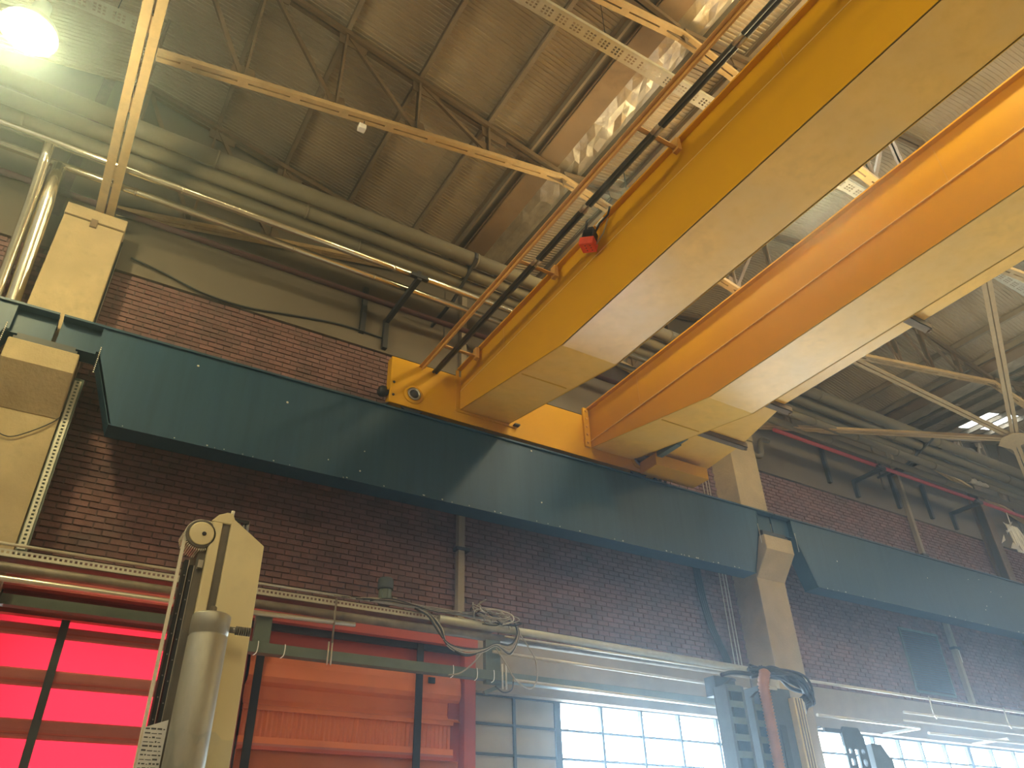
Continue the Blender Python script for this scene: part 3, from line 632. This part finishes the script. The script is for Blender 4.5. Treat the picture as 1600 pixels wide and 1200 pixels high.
MB().tube(smooth([(-1.0, 9.97, 6.42), (-0.88, 9.97, 6.36), (-0.76, 9.97, 6.38), (-0.55, 9.97, 6.55), (-0.40, 9.98, 6.72), (-0.38, 10.0, 6.85)]), 0.007, 6).build('wire', 'black', wl)
for x, lb in ((5.60, 'left of the yellow crane end'), (18.95, 'right of the right pillar')):
    t = thing('rain_pipe', f'square tan downpipe on the brick wall, {lb}', 'pipe', (x, 10.5, 5.0))
    MB().box((x - 0.055, 10.46, 5.0), (x + 0.055, 10.57, 12.3)).build('downpipe', 'lintel', t)
    for z in (6.28, 8.6): MB().box((x - 0.10, 10.44, z), (x + 0.14, 10.58, z + 0.05)).build('collar', 'dark_steel', t)

# ------------------------------------------------------------------ services above the doors and windows
def run(name, pts, r, m, label, cat='pipe', n=10): return tag(MB().tube(pts, r, n).build(name, m), label, cat)
y = 9.70
run('conduit', [(-7.5, y, 4.97), (5.7, y, 4.975)], 0.018, 'conduit', 'thin bright conduit on top of the pipe rack over the red doors', 'conduit')
ct = thing('cable_tray', 'perforated cable tray over the red doors', 'tray', (-1, 9.8, 4.8))
vm = MB(); n = 250
for i in range(n):
    x0 = -7.2 + i * 0.052; x1 = x0 + 0.052; z0, z1 = 4.845, 4.925; yy = 9.72; a, c, d, e = x0 + 0.012, x1 - 0.012, z0 + 0.03, z1 - 0.022
    vm.poly([(x0, yy, z0), (x1, yy, z0), (x1, yy, z1), (x0, yy, z1), (a, yy, d), (c, yy, d), (c, yy, e), (a, yy, e)], [(0, 1, 5, 4), (1, 2, 6, 5), (2, 3, 7, 6), (3, 0, 4, 7)])
vm.build('perforated_side', 'tray', ct, fix=False)
MB().box((-7.2, 9.725, 4.84), (5.8, 9.95, 4.848)).build('tray_bottom', 'old_pipe', ct)
run('old_pipe', [(-7.5, 9.78, 4.74), (11.0, 9.78, 4.74)], 0.058, 'old_pipe', 'stained old pipe under the perforated tray')
run('bright_conduit', [(-7.5, 9.68, 4.585), (1.9, 9.68, 4.59), (3.62, 9.68, 4.62)], 0.032, 'conduit', 'pale capped conduit ending over the orange door', 'conduit')
run('rack_pipe', [(4.85, 9.72, 4.88), (7.0, 9.72, 4.86), (11.3, 9.72, 4.80)], 0.060, 'tray', 'long pale pipe over the glazed window left of the pillar')
run('bright_conduit', [(5.9, 9.68, 4.755), (11.4, 9.68, 4.72)], 0.016, 'conduit', 'upper thin bright conduit over the glazed window', 'conduit')
run('bright_conduit', [(5.7, 9.68, 4.52), (11.4, 9.68, 4.46)], 0.022, 'conduit', 'middle thin bright conduit over the glazed window', 'conduit')
run('bright_conduit', [(6.0, 9.64, 4.155), (10.9, 9.64, 4.10)], 0.022, 'conduit', 'lowest thin bright conduit over the glazed window', 'conduit')
for k, (x, a, c) in enumerate(((8.3, 4.05, 4.13), (10.2, 4.0, 4.1))):
    pass
dg = thing('cable_duct', 'grey-green cable duct across the orange door', 'duct', (4, 9.75, 4.14))
MB().box((1.6, 9.70, 4.14), (11.2, 9.84, 4.265)).build('duct_body', 'duct_green', dg, bevel=0.006)
for x in (2.42, 2.75, 5.08, 5.45, 5.72): MB().tube(smooth([(x, 9.69, 4.27), (x, 9.68, 4.2), (x - 0.01, 9.68, 4.13), (x - 0.04, 9.70, 4.10)]), 0.006, 6).build('cable_tie', 'film', dg)
bk = thing('rack_support', 'dark steel plate support at the left end of the cable duct', 'bracket', (2.4, 9.8, 4.3))
MB().box((2.36, 9.72, 4.26), (2.56, 9.80, 4.62)).build('plate', 'duct_green', bk)
bk = thing('rack_support', 'dark steel support where the orange door meets the window', 'bracket', (5.75, 9.8, 4.1))
MB().box((5.62, 9.74, 4.1), (5.86, 9.82, 4.72)).build('plate', 'duct_green', bk); MB().beam((5.62, 9.8, 3.98), (5.95, 9.8, 4.12), 0.05, 0.05).build('strut', 'duct_green', bk)
hg = thing('rack_hanger', 'rod hanger with twin pale tubes over the orange door', 'hanger', (3.3, 9.66, 4.0))
MB().tube([(3.33, 9.66, 4.35), (3.33, 9.66, 4.92)], 0.014, 8).build('rod', 'old_pipe', hg)
for x in (3.29, 3.335): MB().tube([(x, 9.66, 4.08), (x, 9.66, 4.36)], 0.011, 8).build('tube', 'conduit', hg)
hg = thing('rack_hanger', 'twin tube hanger right of the orange door', 'hanger', (5.9, 9.66, 4.0))
for x in (5.84, 5.90): MB().tube([(x, 9.66, 4.02), (x, 9.66, 4.36)], 0.013, 8).build('tube', 'conduit', hg)
MB().tube(smooth([(5.72, 9.66, 4.05), (5.85, 9.66, 3.98), (5.98, 9.66, 4.02), (6.02, 9.66, 4.15)]), 0.010, 6).build('hook', 'dark_steel', hg)
mo = thing('drive_motor', 'small upright motor standing on the pipe rack', 'motor', (4.06, 9.8, 5.0))
MB().lathe((4.06, 9.8, 4.98), ((0.085, 0), (0.09, 0.02), (0.09, 0.20), (0.08, 0.22)), 18).build('body', 'duct_green', mo)
MB().lathe((4.06, 9.8, 5.19), ((0.105, 0), (0.108, 0.02), (0.108, 0.14), (0.09, 0.16)), 18).build('cowl', 'frame_steel', mo)
MB().box((4.15, 9.74, 4.99), (4.22, 9.82, 5.09)).build('terminal_box', 'lintel', mo)
for k in range(8):
    t = 2 * math.pi * k / 8; MB().box((4.06 + 0.09 * math.cos(t) - 0.006, 9.8 + 0.09 * math.sin(t) - 0.006, 5.0), (4.06 + 0.09 * math.cos(t) + 0.006, 9.8 + 0.09 * math.sin(t) + 0.006, 5.18)).build('fin', 'duct_green', mo)
# tangled cables
cb = thing('cable_tangle', 'tangled coil of grey cables on the pipe rack beside the downpipe', 'cables', (5.7, 9.6, 4.6))
rnd = random.Random(3)
for k in range(14):
    c0 = V((5.72 + rnd.uniform(-.18, .18), 9.62 + rnd.uniform(-.08, .1), 4.98 + rnd.uniform(-.06, .06))); a_, b_ = rnd.uniform(.18, .38), rnd.uniform(.05, .14); ph = rnd.uniform(0, 6)
    pts = [c0 + V((a_ * math.cos(ph + t * 0.7) , 0.10 * math.sin(t * 1.3 + k), b_ * math.sin(ph + t * 0.9) - 0.1 * math.cos(ph + t * .7))) for t in range(9)]
    MB().tube(smooth(pts, 5), rnd.choice((0.007, 0.009, 0.011)), 5).build('cable', rnd.choice(('wire', 'wire', 'black', 'conduit')), cb)
for k in range(7):
    o_ = 0.02 * k; q = rnd.uniform(-.03, .03)
    pts = [(4.45 + o_, 9.66, 4.95), (4.62 + o_ * .6, 9.6, 4.86), (4.72 + o_, 9.58, 4.70 + q), (4.92, 9.57, 4.52 - o_ * .3), (5.2, 9.58, 4.45 - o_ * .5 + q), (5.5, 9.6, 4.52 - o_ * .4), (5.72, 9.62, 4.62 - o_ * .3), (5.95, 9.62, 4.60 - o_ + q), (6.08 + o_ * .3, 9.62, 4.8), (6.02, 9.62, 5.0)]
    MB().tube(smooth(pts, 5), rnd.choice((0.008, 0.010, 0.013)), 5).build('cable', rnd.choice(('wire', 'wire', 'black', 'conduit')), cb)
for pts in ([(5.5, 9.6, 4.5), (5.35, 9.58, 4.32), (5.15, 9.6, 4.16), (4.98, 9.64, 4.12)], [(5.7, 9.6, 4.55), (5.85, 9.58, 4.35), (6.0, 9.58, 4.15), (6.25, 9.6, 4.05), (6.38, 9.6, 4.2), (6.36, 9.62, 4.5), (6.1, 9.64, 4.85)]):
    MB().tube(smooth(pts, 6), 0.010, 6).build('cable', 'wire', cb)
for k in range(6):
    pts = [(3.3 + k * .1, 9.68, 4.965), (4.1, 9.66 - .01 * k, 4.99 + .012 * (k % 3)), (4.8, 9.65, 5.0 - .01 * k), (5.4, 9.66, 4.99 + 0.01 * k)]
    MB().tube(smooth(pts, 5), 0.009, 5).build('cable', 'black' if k % 2 else 'wire', cb)
# right bay services
run('bright_conduit', [(12.2, 9.7, 4.77), (26, 9.7, 4.75)], 0.026, 'conduit', 'upper bright conduit on the wall right of the pillar', 'conduit')
run('bright_conduit', [(14.98, 9.7, 4.44), (26, 9.7, 4.45)], 0.024, 'conduit', 'second bright conduit right of the pillar', 'conduit')
run('bright_conduit', [(14.98, 9.75, 4.30), (26, 9.75, 4.30)], 0.016, 'conduit', 'third, thinner bright conduit right of the pillar', 'conduit')
run('bright_conduit', [(12.4, 9.7, 4.19), (15.35, 9.7, 4.18)], 0.028, 'conduit', 'short bright conduit just above the far window, at the pillar', 'conduit')
run('bright_conduit', [(15.6, 9.7, 4.10), (26, 9.7, 4.12)], 0.026, 'conduit', 'lowest bright conduit along the far window head', 'conduit')
for k, x in enumerate((15.9, 18.55, 21.2)):
    t = thing('conduit_hanger', f'{ORD[k]} strap hanging from the upper bright conduit at right', 'hanger', (x, 9.68, 4.4))
    MB().tube([(x, 9.66, 4.8), (x, 9.66, 4.46)], 0.014, 6).build('strap', 'conduit', t); MB().tube([(x, 9.66, 4.46), (x + 0.06, 9.66, 4.38)], 0.02, 6).build('hook', 'conduit', t)
for k, x in enumerate((15.35, 18.4)):
    t = thing('conduit_brace', f'{ORD[k]} arm bracing the bright conduits to the far window head', 'bracket', (x, 10, 4.1))
    MB().beam((x, 9.7, 4.17), (x - 0.1, 10.5, 4.17), 0.05, 0.05).build('arm', 'conduit', t)

# ------------------------------------------------------------------ red doors
d1 = struct(thing('door_1', '', '')); d2 = struct(thing('door_2', '', ''))
for d in (d1, d2): del d['label']; del d['category']
# left: translucent PVC curtain with stiffener bands, daylight behind
edges = [(4.47, 4.40, 0), (4.40, 4.26, 1), (4.26, 3.91, 0), (3.91, 3.72, 1), (3.72, 3.385, 0), (3.385, 3.18, 1), (3.18, 2.84, 0), (2.84, 2.64, 1), (2.64, 2.3, 0), (2.3, 2.1, 1), (2.1, 0.0, 0)]
for z1, z0, k in edges:
    if k:
        MB().prism([(-0.33, 10.60, z1), (-0.33, 10.585, z1 - 0.02), (-0.33, 10.58, (z0 + z1) / 2), (-0.33, 10.585, z0 + 0.02), (-0.33, 10.60, z0)], (2.67, 0, 0)).build('curtain_fold', 'door_fold', d1)
        MB().box((-0.33, 10.57, z0 + 0.05), (2.34, 10.585, z0 + 0.07)).build('stiffener_rib', 'door_red', d1)
    else: MB().poly([(-0.33, 10.605, z0 - 0.03), (2.34, 10.605, z0 - 0.03), (2.34, 10.605, z1 + 0.03), (-0.33, 10.605, z1 + 0.03)], [(0, 1, 2, 3)]).build('curtain_panel', 'pvc_red', d1, fix=False)
for x in (0.36, 1.75): MB().box((x - 0.045, 10.53, 0), (x + 0.045, 10.56, 4.9)).build('strap', 'frame_steel', d1)
MB().box((-0.36, 10.50, 4.47), (2.36, 10.66, 4.76)).build('door_head', 'door_red', d1)
MB().box((-0.36, 10.30, 4.50), (2.36, 10.42, 4.62)).build('head_duct', 'duct_green', d1)
MB().box((2.34, 10.5, 0), (2.52, 10.66, 4.95)).build('door_post', 'door_red', d1)
# right: orange-red pleated curtain
prof = [(10.56, 4.42), (10.50, 4.30), (10.47, 4.22), (10.46, 4.06), (10.50, 4.0), (10.57, 3.96), (10.58, 3.80), (10.54, 3.74), (10.47, 3.70)]
MB().poly([(x, yy, z) for x in (2.55, 5.62) for yy, z in prof], [(i, i + 1, len(prof) + i + 1, len(prof) + i) for i in range(len(prof) - 1)]).build('curtain_fold', 'door_orange', d2, fix=False)
pm = MB(); n = 92; top, bot = [], []
for i in range(n + 1):
    x = 2.55 + (5.47 - 2.55) * i / n; yy = 10.50 + (0.012 if i % 2 else -0.006) + random.uniform(-.004, .004)
    top.append((x, yy, 3.66)); bot.append((x, yy + 0.01, 3.34))
pm.poly(top + bot, [(i, i + 1, n + 2 + i, n + 1 + i) for i in range(n)])
pm.build('pleated_panel', 'door_orange', d2, fix=False)
for z1, z0, m in ((3.71, 3.655, 'door_orange'), (3.345, 3.27, 'door_orange'), (3.27, 3.24, 'door_fold'), (3.24, 3.20, 'door_red')):
    MB().box((2.55, 10.46, z0), (5.5, 10.52, z1)).build('stiffener_rib', m, d2)
MB().box((2.55, 10.50, 0), (5.6, 10.54, 3.20)).build('lower_panel', 'door_orange', d2)
MB().box((5.46, 10.55, 0), (5.64, 10.60, 4.44)).build('side_seal', 'door_red', d2)
MB().box((2.52, 10.56, 4.40), (5.64, 10.6, 4.72)).build('upper_panel', 'door_red', d2)
MB().box((2.4, 10.48, 4.66), (5.66, 10.60, 4.74)).build('gap_shadow_strip', 'frame_steel', d2)  # dark bar painted for the shade in the gap below the header
MB().box((-0.4, 10.36, 4.74), (5.84, 10.58, 4.93)).build('header_beam', 'door_red', d2)
MB().box((5.64, 10.40, 0), (5.83, 10.66, 4.74)).build('door_post', 'door_red', d2, bevel=0.01)
for x in (2.66, 4.93): MB().box((x - 0.05, 10.42, 0), (x + 0.05, 10.45, 4.72)).build('strap', 'black', d2)
MB().box((5.08, 10.43, 4.19), (5.18, 10.46, 4.27)).build('latch', 'black', d2)

# ------------------------------------------------------------------ windows
def window(name, xs, zs, thick, boarded, y=10.72):
    wn = struct(thing(name, '', '')); del wn['label']; del wn['category']
    MB().box((xs[0], y - 0.05, zs[0]), (xs[-1], y + 0.05, zs[0] + 0.06)).build('head_rail', 'frame_steel', wn)
    for i, x in enumerate(xs):
        h = 0.055 if i in thick else 0.022
        MB().box((x - h, y - 0.04, zs[-1]), (x + h, y + 0.04, zs[0] + 0.02)).build('mullion', 'frame_steel', wn)
    for z in zs[1:]: MB().box((xs[0], y - 0.03, z - 0.018), (xs[-1], y + 0.03, z + 0.018)).build('transom', 'frame_steel', wn)
    for i in range(len(xs) - 1):
        for j in range(len(zs) - 1):
            MB().box((xs[i] + 0.02, y - 0.003, zs[j + 1] + 0.015), (xs[i + 1] - 0.02, y + 0.003, zs[j] - 0.0)).build('boarded_pane' if i in boarded else 'pane', 'board' if i in boarded else 'glass', wn)
    return wn
w1 = window('window_1', (5.85, 6.66, 7.46, 8.33, 9.17, 10.01, 10.9, 11.78), (4.16, 3.77, 3.36, 2.95, 2.54, 2.13, 1.72, 1.31, 0.9), (0, 2, 7), (0, 1))
w2 = window('window_2', (13.42, 14.35, 15.23, 16.04, 16.79, 17.63, 18.5, 19.4, 20.3, 21.2, 22.1, 23, 23.9, 24.58), (4.14, 3.78, 3.42, 3.06, 2.7, 2.34, 1.98, 1.62, 1.26, 0.9), (0, 6, 12), ())
for x0, x1 in ((5.85, 11.8), (13.4, 24.6)):
    tag(MB().box((x0, 10.45, 4.165), (x1, 10.6, 4.20)).build('window_ledge', 'lintel'), 'pale ledge along the head of the ' + ('near' if x0 < 8 else 'far') + ' window', 'ledge')
lv = thing('louvre_vent', 'tall dark louvred vent in the brick wall below the right beam', 'vent', (17.8, 10.6, 5.17))
MB().box((17.08, 10.59, 5.17), (17.12, 10.63, 6.60)).box((18.5, 10.59, 5.17), (18.54, 10.63, 6.60)).box((17.08, 10.59, 6.56), (18.54, 10.63, 6.60)).box((17.08, 10.59, 5.17), (18.54, 10.63, 5.21)).build('frame', 'duct_green', lv)
for k in range(24):
    z = 5.24 + k * 0.055; MB().prism([(17.12, 10.585, z), (17.12, 10.618, z + 0.045), (17.12, 10.618, z + 0.05), (17.12, 10.585, z + 0.006)], (1.38, 0, 0)).build('slat', 'frame_steel', lv)
tag(MB().box((19.02, 10.56, 6.02), (19.22, 10.60, 6.32)).build('wall_plate', 'conduit'), 'small pale plate on the bricks right of the louvred vent', 'plate')

# ------------------------------------------------------------------ left machine head
mc = thing('machine_column', 'beige machine column with toothed pulley and drive belt in the left foreground', 'machine', (1.0, 5.1, 0))
MB().prism([(0.955, 5.0, 0), (1.20, 5.0, 0), (1.19, 5.0, 3.59), (0.975, 5.0, 3.735), (0.955, 5.0, 3.735)], (0, 0.03, 0)).build('face_plate', 'machine_beige', mc, bevel=0.004)
MB().box((0.84, 5.0, 0), (0.905, 5.28, 3.70)).build('side_strip', 'machine_beige', mc, bevel=0.01)
MB().box((0.900, 5.018, 0), (0.958, 5.25, 3.72)).build('groove', 'machine_grey', mc)
MB().box((0.79, 5.03, 0), (0.842, 5.3, 3.60)).build('guide_block', 'machine_grey', mc, bevel=0.006)
MB().prism([(0.83, 5.0, 3.70), (0.96, 5.0, 3.70), (0.975, 5.0, 3.735), (0.955, 5.0, 3.775), (0.92, 5.0, 3.775), (0.87, 5.0, 3.75)], (0, 0.25, 0)).build('head_cap', 'machine_beige', mc, bevel=0.004)
MB().box((0.80, 5.02, 3.53), (0.85, 5.2, 3.68)).build('bearing_block', 'machine_beige', mc)
pu = MB().lathe((0.785, 5.0, 3.60), ((0.088, 0.0), (0.095, 0.005), (0.095, 0.012), (0.094, 0.02), (0.094, 0.17), (0.09, 0.175)), 40, 'y').build('pulley', 'machine_grey', mc)
MB().lathe((0.785, 5.0, 3.60), ((0.078, -0.004), (0.07, -0.006), (0.005, -0.006)), 30, 'y').build('pulley_face', 'machine_beige', pu)
MB().lathe((0.80, 4.993, 3.60), ((0.014, -0.002), (0.010, -0.006)), 14, 'y').build('pulley_bore', 'black', pu)
for k in range(16):
    t = math.pi * (1.02 + 0.66 * k / 16); c, s_ = math.cos(t), math.sin(t)
    MB().beam((0.785 + 0.101 * c, 5.010, 3.60 + 0.101 * s_), (0.785 + 0.101 * c, 5.16, 3.60 + 0.101 * s_), 0.0055, 0.012, ref=(c, 0, s_)).build('tooth', 'belt', pu)
bl = MB(); pts = []
for k in range(13):
    t = math.pi * (0.25 + 0.75 * k / 12); pts.append((0.785 + 0.10 * math.cos(t), 3.60 + 0.10 * math.sin(t)))
pts.append((0.687, 3.4)); pts.append((0.70, 0.3))
for (a0, c0), (a1, c1) in zip(pts, pts[1:]):
    bl.poly([(a0, 5.01, c0), (a1, 5.01, c1), (a1, 5.05, c1), (a0, 5.05, c0), (a0 + 0.016, 5.01, c0), (a1 + 0.016, 5.01, c1), (a1 + 0.016, 5.05, c1), (a0 + 0.016, 5.05, c0)], [(0, 1, 2, 3), (7, 6, 5, 4), (0, 4, 5, 1), (3, 2, 6, 7)])
bl.build('drive_belt', 'belt', mc)
for x, zt in ((0.74, 3.43), (0.775, 3.40)):
    r_ = MB().box((x - 0.013, 5.04, 0), (x + 0.013, 5.12, zt)).build('slide_rail', 'black', mc)
    MB().box((x + 0.010, 5.035, 0), (x + 0.014, 5.04, zt)).build('edge_strip', 'conduit', r_)
    for k in range(18): MB().lathe((x, 5.04, zt - 0.1 - 0.12 * k), ((0.005, 0), (0.004, -0.004)), 6, 'y').build('screw', 'steel', r_)
MB().box((0.80, 5.0, 3.38), (0.83, 5.04, 3.43)).build('rail_stop', 'conduit', mc)
MB().lathe((0.925, 4.90, 0), ((0.112, 0.3), (0.112, 2.93), (0.108, 2.935), (0.108, 2.945), (0.112, 2.95), (0.112, 3.055), (0.104, 3.065), (0.09, 3.05)), 40).build('hydraulic_cylinder', 'cylinder', mc)
MB().tube([(0.925, 4.90, 3.05), (0.93, 4.93, 3.12)], 0.022, 10).build('cylinder_rod', 'machine_grey', mc)
cn = MB().tube([(1.04, 4.90, 2.995), (1.10, 4.90, 2.995)], 0.018, 12).build('hose_nipple', 'steel', mc)
for k in range(7): MB().tube([(1.078 + k * 0.013, 4.90, 2.995), (1.086 + k * 0.013, 4.90, 2.995)], 0.026, 14).build('thread_ring', 'machine_grey', cn)
MB().box((0.97, 5.05, 3.745), (1.08, 5.09, 3.765)).build('top_bar', 'dark_steel', mc)
for x, h in ((1.075, 0.05), (1.05, 0.03), (1.02, 0.02)): MB().tube([(x, 5.07, 3.68), (x, 5.07, 3.74 + h * 0.6)], 0.012, 8).build('fitting', 'steel', mc)
MB().tube([(0.955, 5.02, 3.76), (0.957, 5.02, 3.80)], 0.012, 8).build('eye_bolt', 'belt', mc)
wf = thing('wrapped_sheet', 'white printed sheet in stretch film on the machine column', 'sheet', (0.76, 4.98, 2.0))
MB().prism([(0.685, 4.985, 1.7), (0.815, 4.985, 1.7), (0.815, 4.985, 2.485), (0.70, 4.985, 2.44)], (0, 0.004, 0)).build('sheet', 'film', wf)
tx = MB(); rg = random.Random(5)
for k in range(26):
    z = 2.43 - k * 0.022; a = 0.705
    while a < 0.80:
        l_ = rg.uniform(0.008, 0.03); tx.box((a, 4.983, z), (min(a + l_, 0.81), 4.985, z + rg.uniform(0.003, 0.009))); a += l_ + 0.007
stuff(tx.build('print_lines', 'ink', wf))
sf = MB(); rows = []
for i in range(9):
    z = 1.6 + i * 0.1
    for j in range(9):
        x = 0.80 + j * 0.05; rows.append((x, 4.775 - 0.01 * math.sin(i * 2.1 + j) + abs(j - 2.5) * 0.03, z + 0.02 * math.sin(j * 1.7)))
sf.poly(rows, [(i * 9 + j, i * 9 + j + 1, (i + 1) * 9 + j + 1, (i + 1) * 9 + j) for i in range(8) for j in range(8)])
sf.build('stretch_film', 'glass', wf, fix=False)

# ------------------------------------------------------------------ machine in front of the right pillar
m2 = thing('milling_machine', 'dark machine head with cable chains and orange corrugated hose', 'machine', (9.4, 8.2, 0))
MB().box((9.14, 8.05, 0), (9.80, 8.7, 4.06)).build('body', 'chain_grey', m2, bevel=0.02)
MB().box((9.30, 8.03, 0), (9.34, 8.05, 4.02)).build('edge_strip', 'steel', m2)
MB().box((9.22, 8.02, 4.02), (9.50, 8.3, 4.07)).build('top_plate', 'conduit', m2)
MB().box((9.42, 8.03, 2.6), (9.54, 8.045, 3.55)).build('slot_cover', 'frame_steel', m2)
cl = MB().box((9.72, 7.95, 0), (9.92, 8.15, 3.93)).build('light_column', 'machine_beige', m2, bevel=0.01)
for x in (9.765, 9.82, 9.875): MB().box((x - 0.012, 7.94, 0), (x + 0.012, 7.952, 3.92)).build('column_groove', 'lintel', cl)
MB().lathe((9.96, 8.05, 3.72), ((0.05, 0), (0.07, 0.05), (0.07, 0.17), (0.05, 0.2)), 14).build('column_cap', 'conduit', cl)
def chain(x, y0, ztop, label):
    c = MB().box((x - 0.15, y0 + 0.20, 0.2), (x + 0.15, y0 + 0.26, ztop)).build('chain_back', 'black', m2); c['label'] = label
    for s in (-1, 1): MB().box((x + s * 0.15 - 0.025, y0, 0.2), (x + s * 0.15 + 0.025, y0 + 0.22, ztop)).build('side_link', 'chain_grey', c)
    k = 0
    while 0.6 + k * 0.21 < ztop: MB().box((x - 0.14, y0, 0.55 + k * 0.21), (x + 0.14, y0 + 0.03, 0.63 + k * 0.21)).build('cross_bar', 'duct_green', c); k += 1
    MB().tube(smooth([(x - 0.1, y0 + 0.1, ztop), (x + 0.05, y0 + 0.1, ztop + 0.1), (x + 0.25, y0 + 0.2, ztop + 0.14)]), 0.02, 6).build('cable', 'black', c)
chain(8.55, 7.95, 3.98, 'left cable chain standing clear of the body')
chain(9.06, 7.98, 3.86, 'right cable chain next to the orange hose')
hs = []
for k in range(150):
    q = k / 149; hs.append(V((9.12 if q > .06 else 9.12 + (0.06 - q) * 1.5, 7.93, 4.24 - q * 3.2 - (0 if q > .06 else 0.0))))
MB().tube([p for p in hs for _ in (0,)], [0.084 if k % 2 else 0.062 for k in range(150)], 14).build('corrugated_hose', 'hose_orange', m2)
rg = random.Random(11)
for k in range(16):
    pts = [(9.15 + rg.uniform(-.1, .2), 8.1, 4.2 + rg.uniform(-.05, .15)), (9.5, 8.05 + rg.uniform(-.1, .1), 4.26 + rg.uniform(-.06, .08)), (10.0 + rg.uniform(-.1, .2), 8.1 + rg.uniform(-.1, .1), 4.2 + rg.uniform(-.08, .1)), (10.28 + rg.uniform(-.1, .1), 8.1, 4.0 + rg.uniform(-.1, .1)), (10.05 + rg.uniform(-.15, .1), 8.1, 3.86 + rg.uniform(-.1, .1))]
    MB().tube(smooth(pts, 5), rg.choice((0.018, 0.025, 0.03)), 6).build('cable', rg.choice(('black', 'black', 'dark_steel')), m2)
MB().tube(smooth([(8.5, 8.1, 4.15), (8.7, 8.1, 4.2), (9.0, 8.1, 4.22), (9.2, 8.1, 4.2)]), 0.03, 6).build('cable', 'black', m2)
MB().box((8.45, 8.2, 3.9), (8.85, 8.4, 4.16)).build('rear_mount', 'frame_steel', m2)
# far right pair of machine parts against the window
pf = thing('perforated_post', 'flat dark post with rows of round holes against the far window', 'post', (11.6, 8.5, 0))
pm = MB(); x0, x1 = 11.38, 11.86; zt = 3.66
cols = [(11.38, 11.46, 11.56), (11.70, 11.78, 11.86)]
n = 24
def holed(mb, xa, xb, za, zb, r, y):
    cx, cz = (xa + xb) / 2, (za + zb) / 2; N = 16; outer = []; inner = []
    for k in range(N):
        t = 2 * math.pi * (k + 0.5) / N; c, s_ = math.cos(t), math.sin(t); sc = min((xb - xa) / 2 / max(abs(c), 1e-6), (zb - za) / 2 / max(abs(s_), 1e-6))
        outer.append((cx + c * sc, y, cz + s_ * sc)); inner.append((cx + r * c, y, cz + r * s_))
    mb.poly(outer + inner, [(k, (k + 1) % N, N + (k + 1) % N, N + k) for k in range(N)])
    mb.poly(inner + [(p[0], y + 0.04, p[2]) for p in inner], [(k, (k + 1) % N, N + (k + 1) % N, N + k) for k in range(N)])
    # corners
    for sx in (xa, xb):
        for sz in (za, zb):
            near = sorted(outer, key=lambda p: (p[0] - sx) ** 2 + (p[2] - sz) ** 2)[:2]
            mb.poly([(sx, y, sz), near[0], near[1]], [(0, 1, 2)])
z = zt - 0.2
k = 0
while z > 1.2:
    h = 0.17 if k % 2 else 0.14
    for xa, xb in ((11.36, 11.58), (11.66, 11.88)): holed(pm, xa, xb, z - h, z, 0.055 if k % 2 else 0.042, 8.5)
    z -= h; k += 1
zl = z
for xa, xb in ((11.36, 11.58), (11.66, 11.88)): pm.box((xa, 8.5, 0), (xb, 8.54, zl))
for a, c in ((3.46 - 0.02, 3.2), (3.10, 2.5), (2.4, 1.6)):
    pass
pm.box((11.58, 8.5, zt - 0.24), (11.66, 8.54, zt - 0.18)).box((11.58, 8.5, zt - 0.72), (11.66, 8.54, zt - 0.62)).box((11.58, 8.5, 0), (11.66, 8.54, 2.4))
pm.prism([(11.36, 8.5, zt - 0.2), (11.88, 8.5, zt - 0.2), (11.88, 8.5, zt - 0.08), (11.78, 8.5, zt + 0.08), (11.42, 8.5, zt + 0.08), (11.36, 8.5, zt - 0.02)], (0, 0.04, 0))
pm.build('holed_plate', 'frame_steel', pf, fix=False)
MB().box((11.0, 8.52, zt - 0.02), (11.40, 8.56, zt + 0.04)).build('side_arm', 'frame_steel', pf)
ps = tag(MB().prism([(11.98, 8.5, 0), (12.52, 8.5, 0), (12.48, 8.5, 3.3), (12.36, 8.5, 3.42), (12.28, 8.5, 3.53), (12.02, 8.5, 3.53)], (0, 0.3, 0)).build('machine_post', 'chain_grey', bevel=0.01), 'stepped grey machine post beside the holed post at lower right', 'post')

# ------------------------------------------------------------------ scatter volume added for lens glare and haze
HAZE = 0.0115
if HAZE:
    hz_ = MB().box((-7.9, -13.9, 0.05), (33.9, 10.5, 13.9)).build('glare_haze', 'glass')
    m = bpy.data.materials.new('haze'); m.use_nodes = True; n = m.node_tree.nodes; n.remove(n['Principled BSDF'])
    vsn = n.new('ShaderNodeVolumeScatter'); vsn.inputs['Density'].default_value = HAZE; vsn.inputs['Anisotropy'].default_value = 0.82; vsn.inputs['Color'].default_value = (0.62, 0.82, 1, 1)
    m.node_tree.links.new(vsn.outputs[0], n['Material Output'].inputs['Volume']); hz_.data.materials[0] = m; hz_['kind'] = 'stuff'
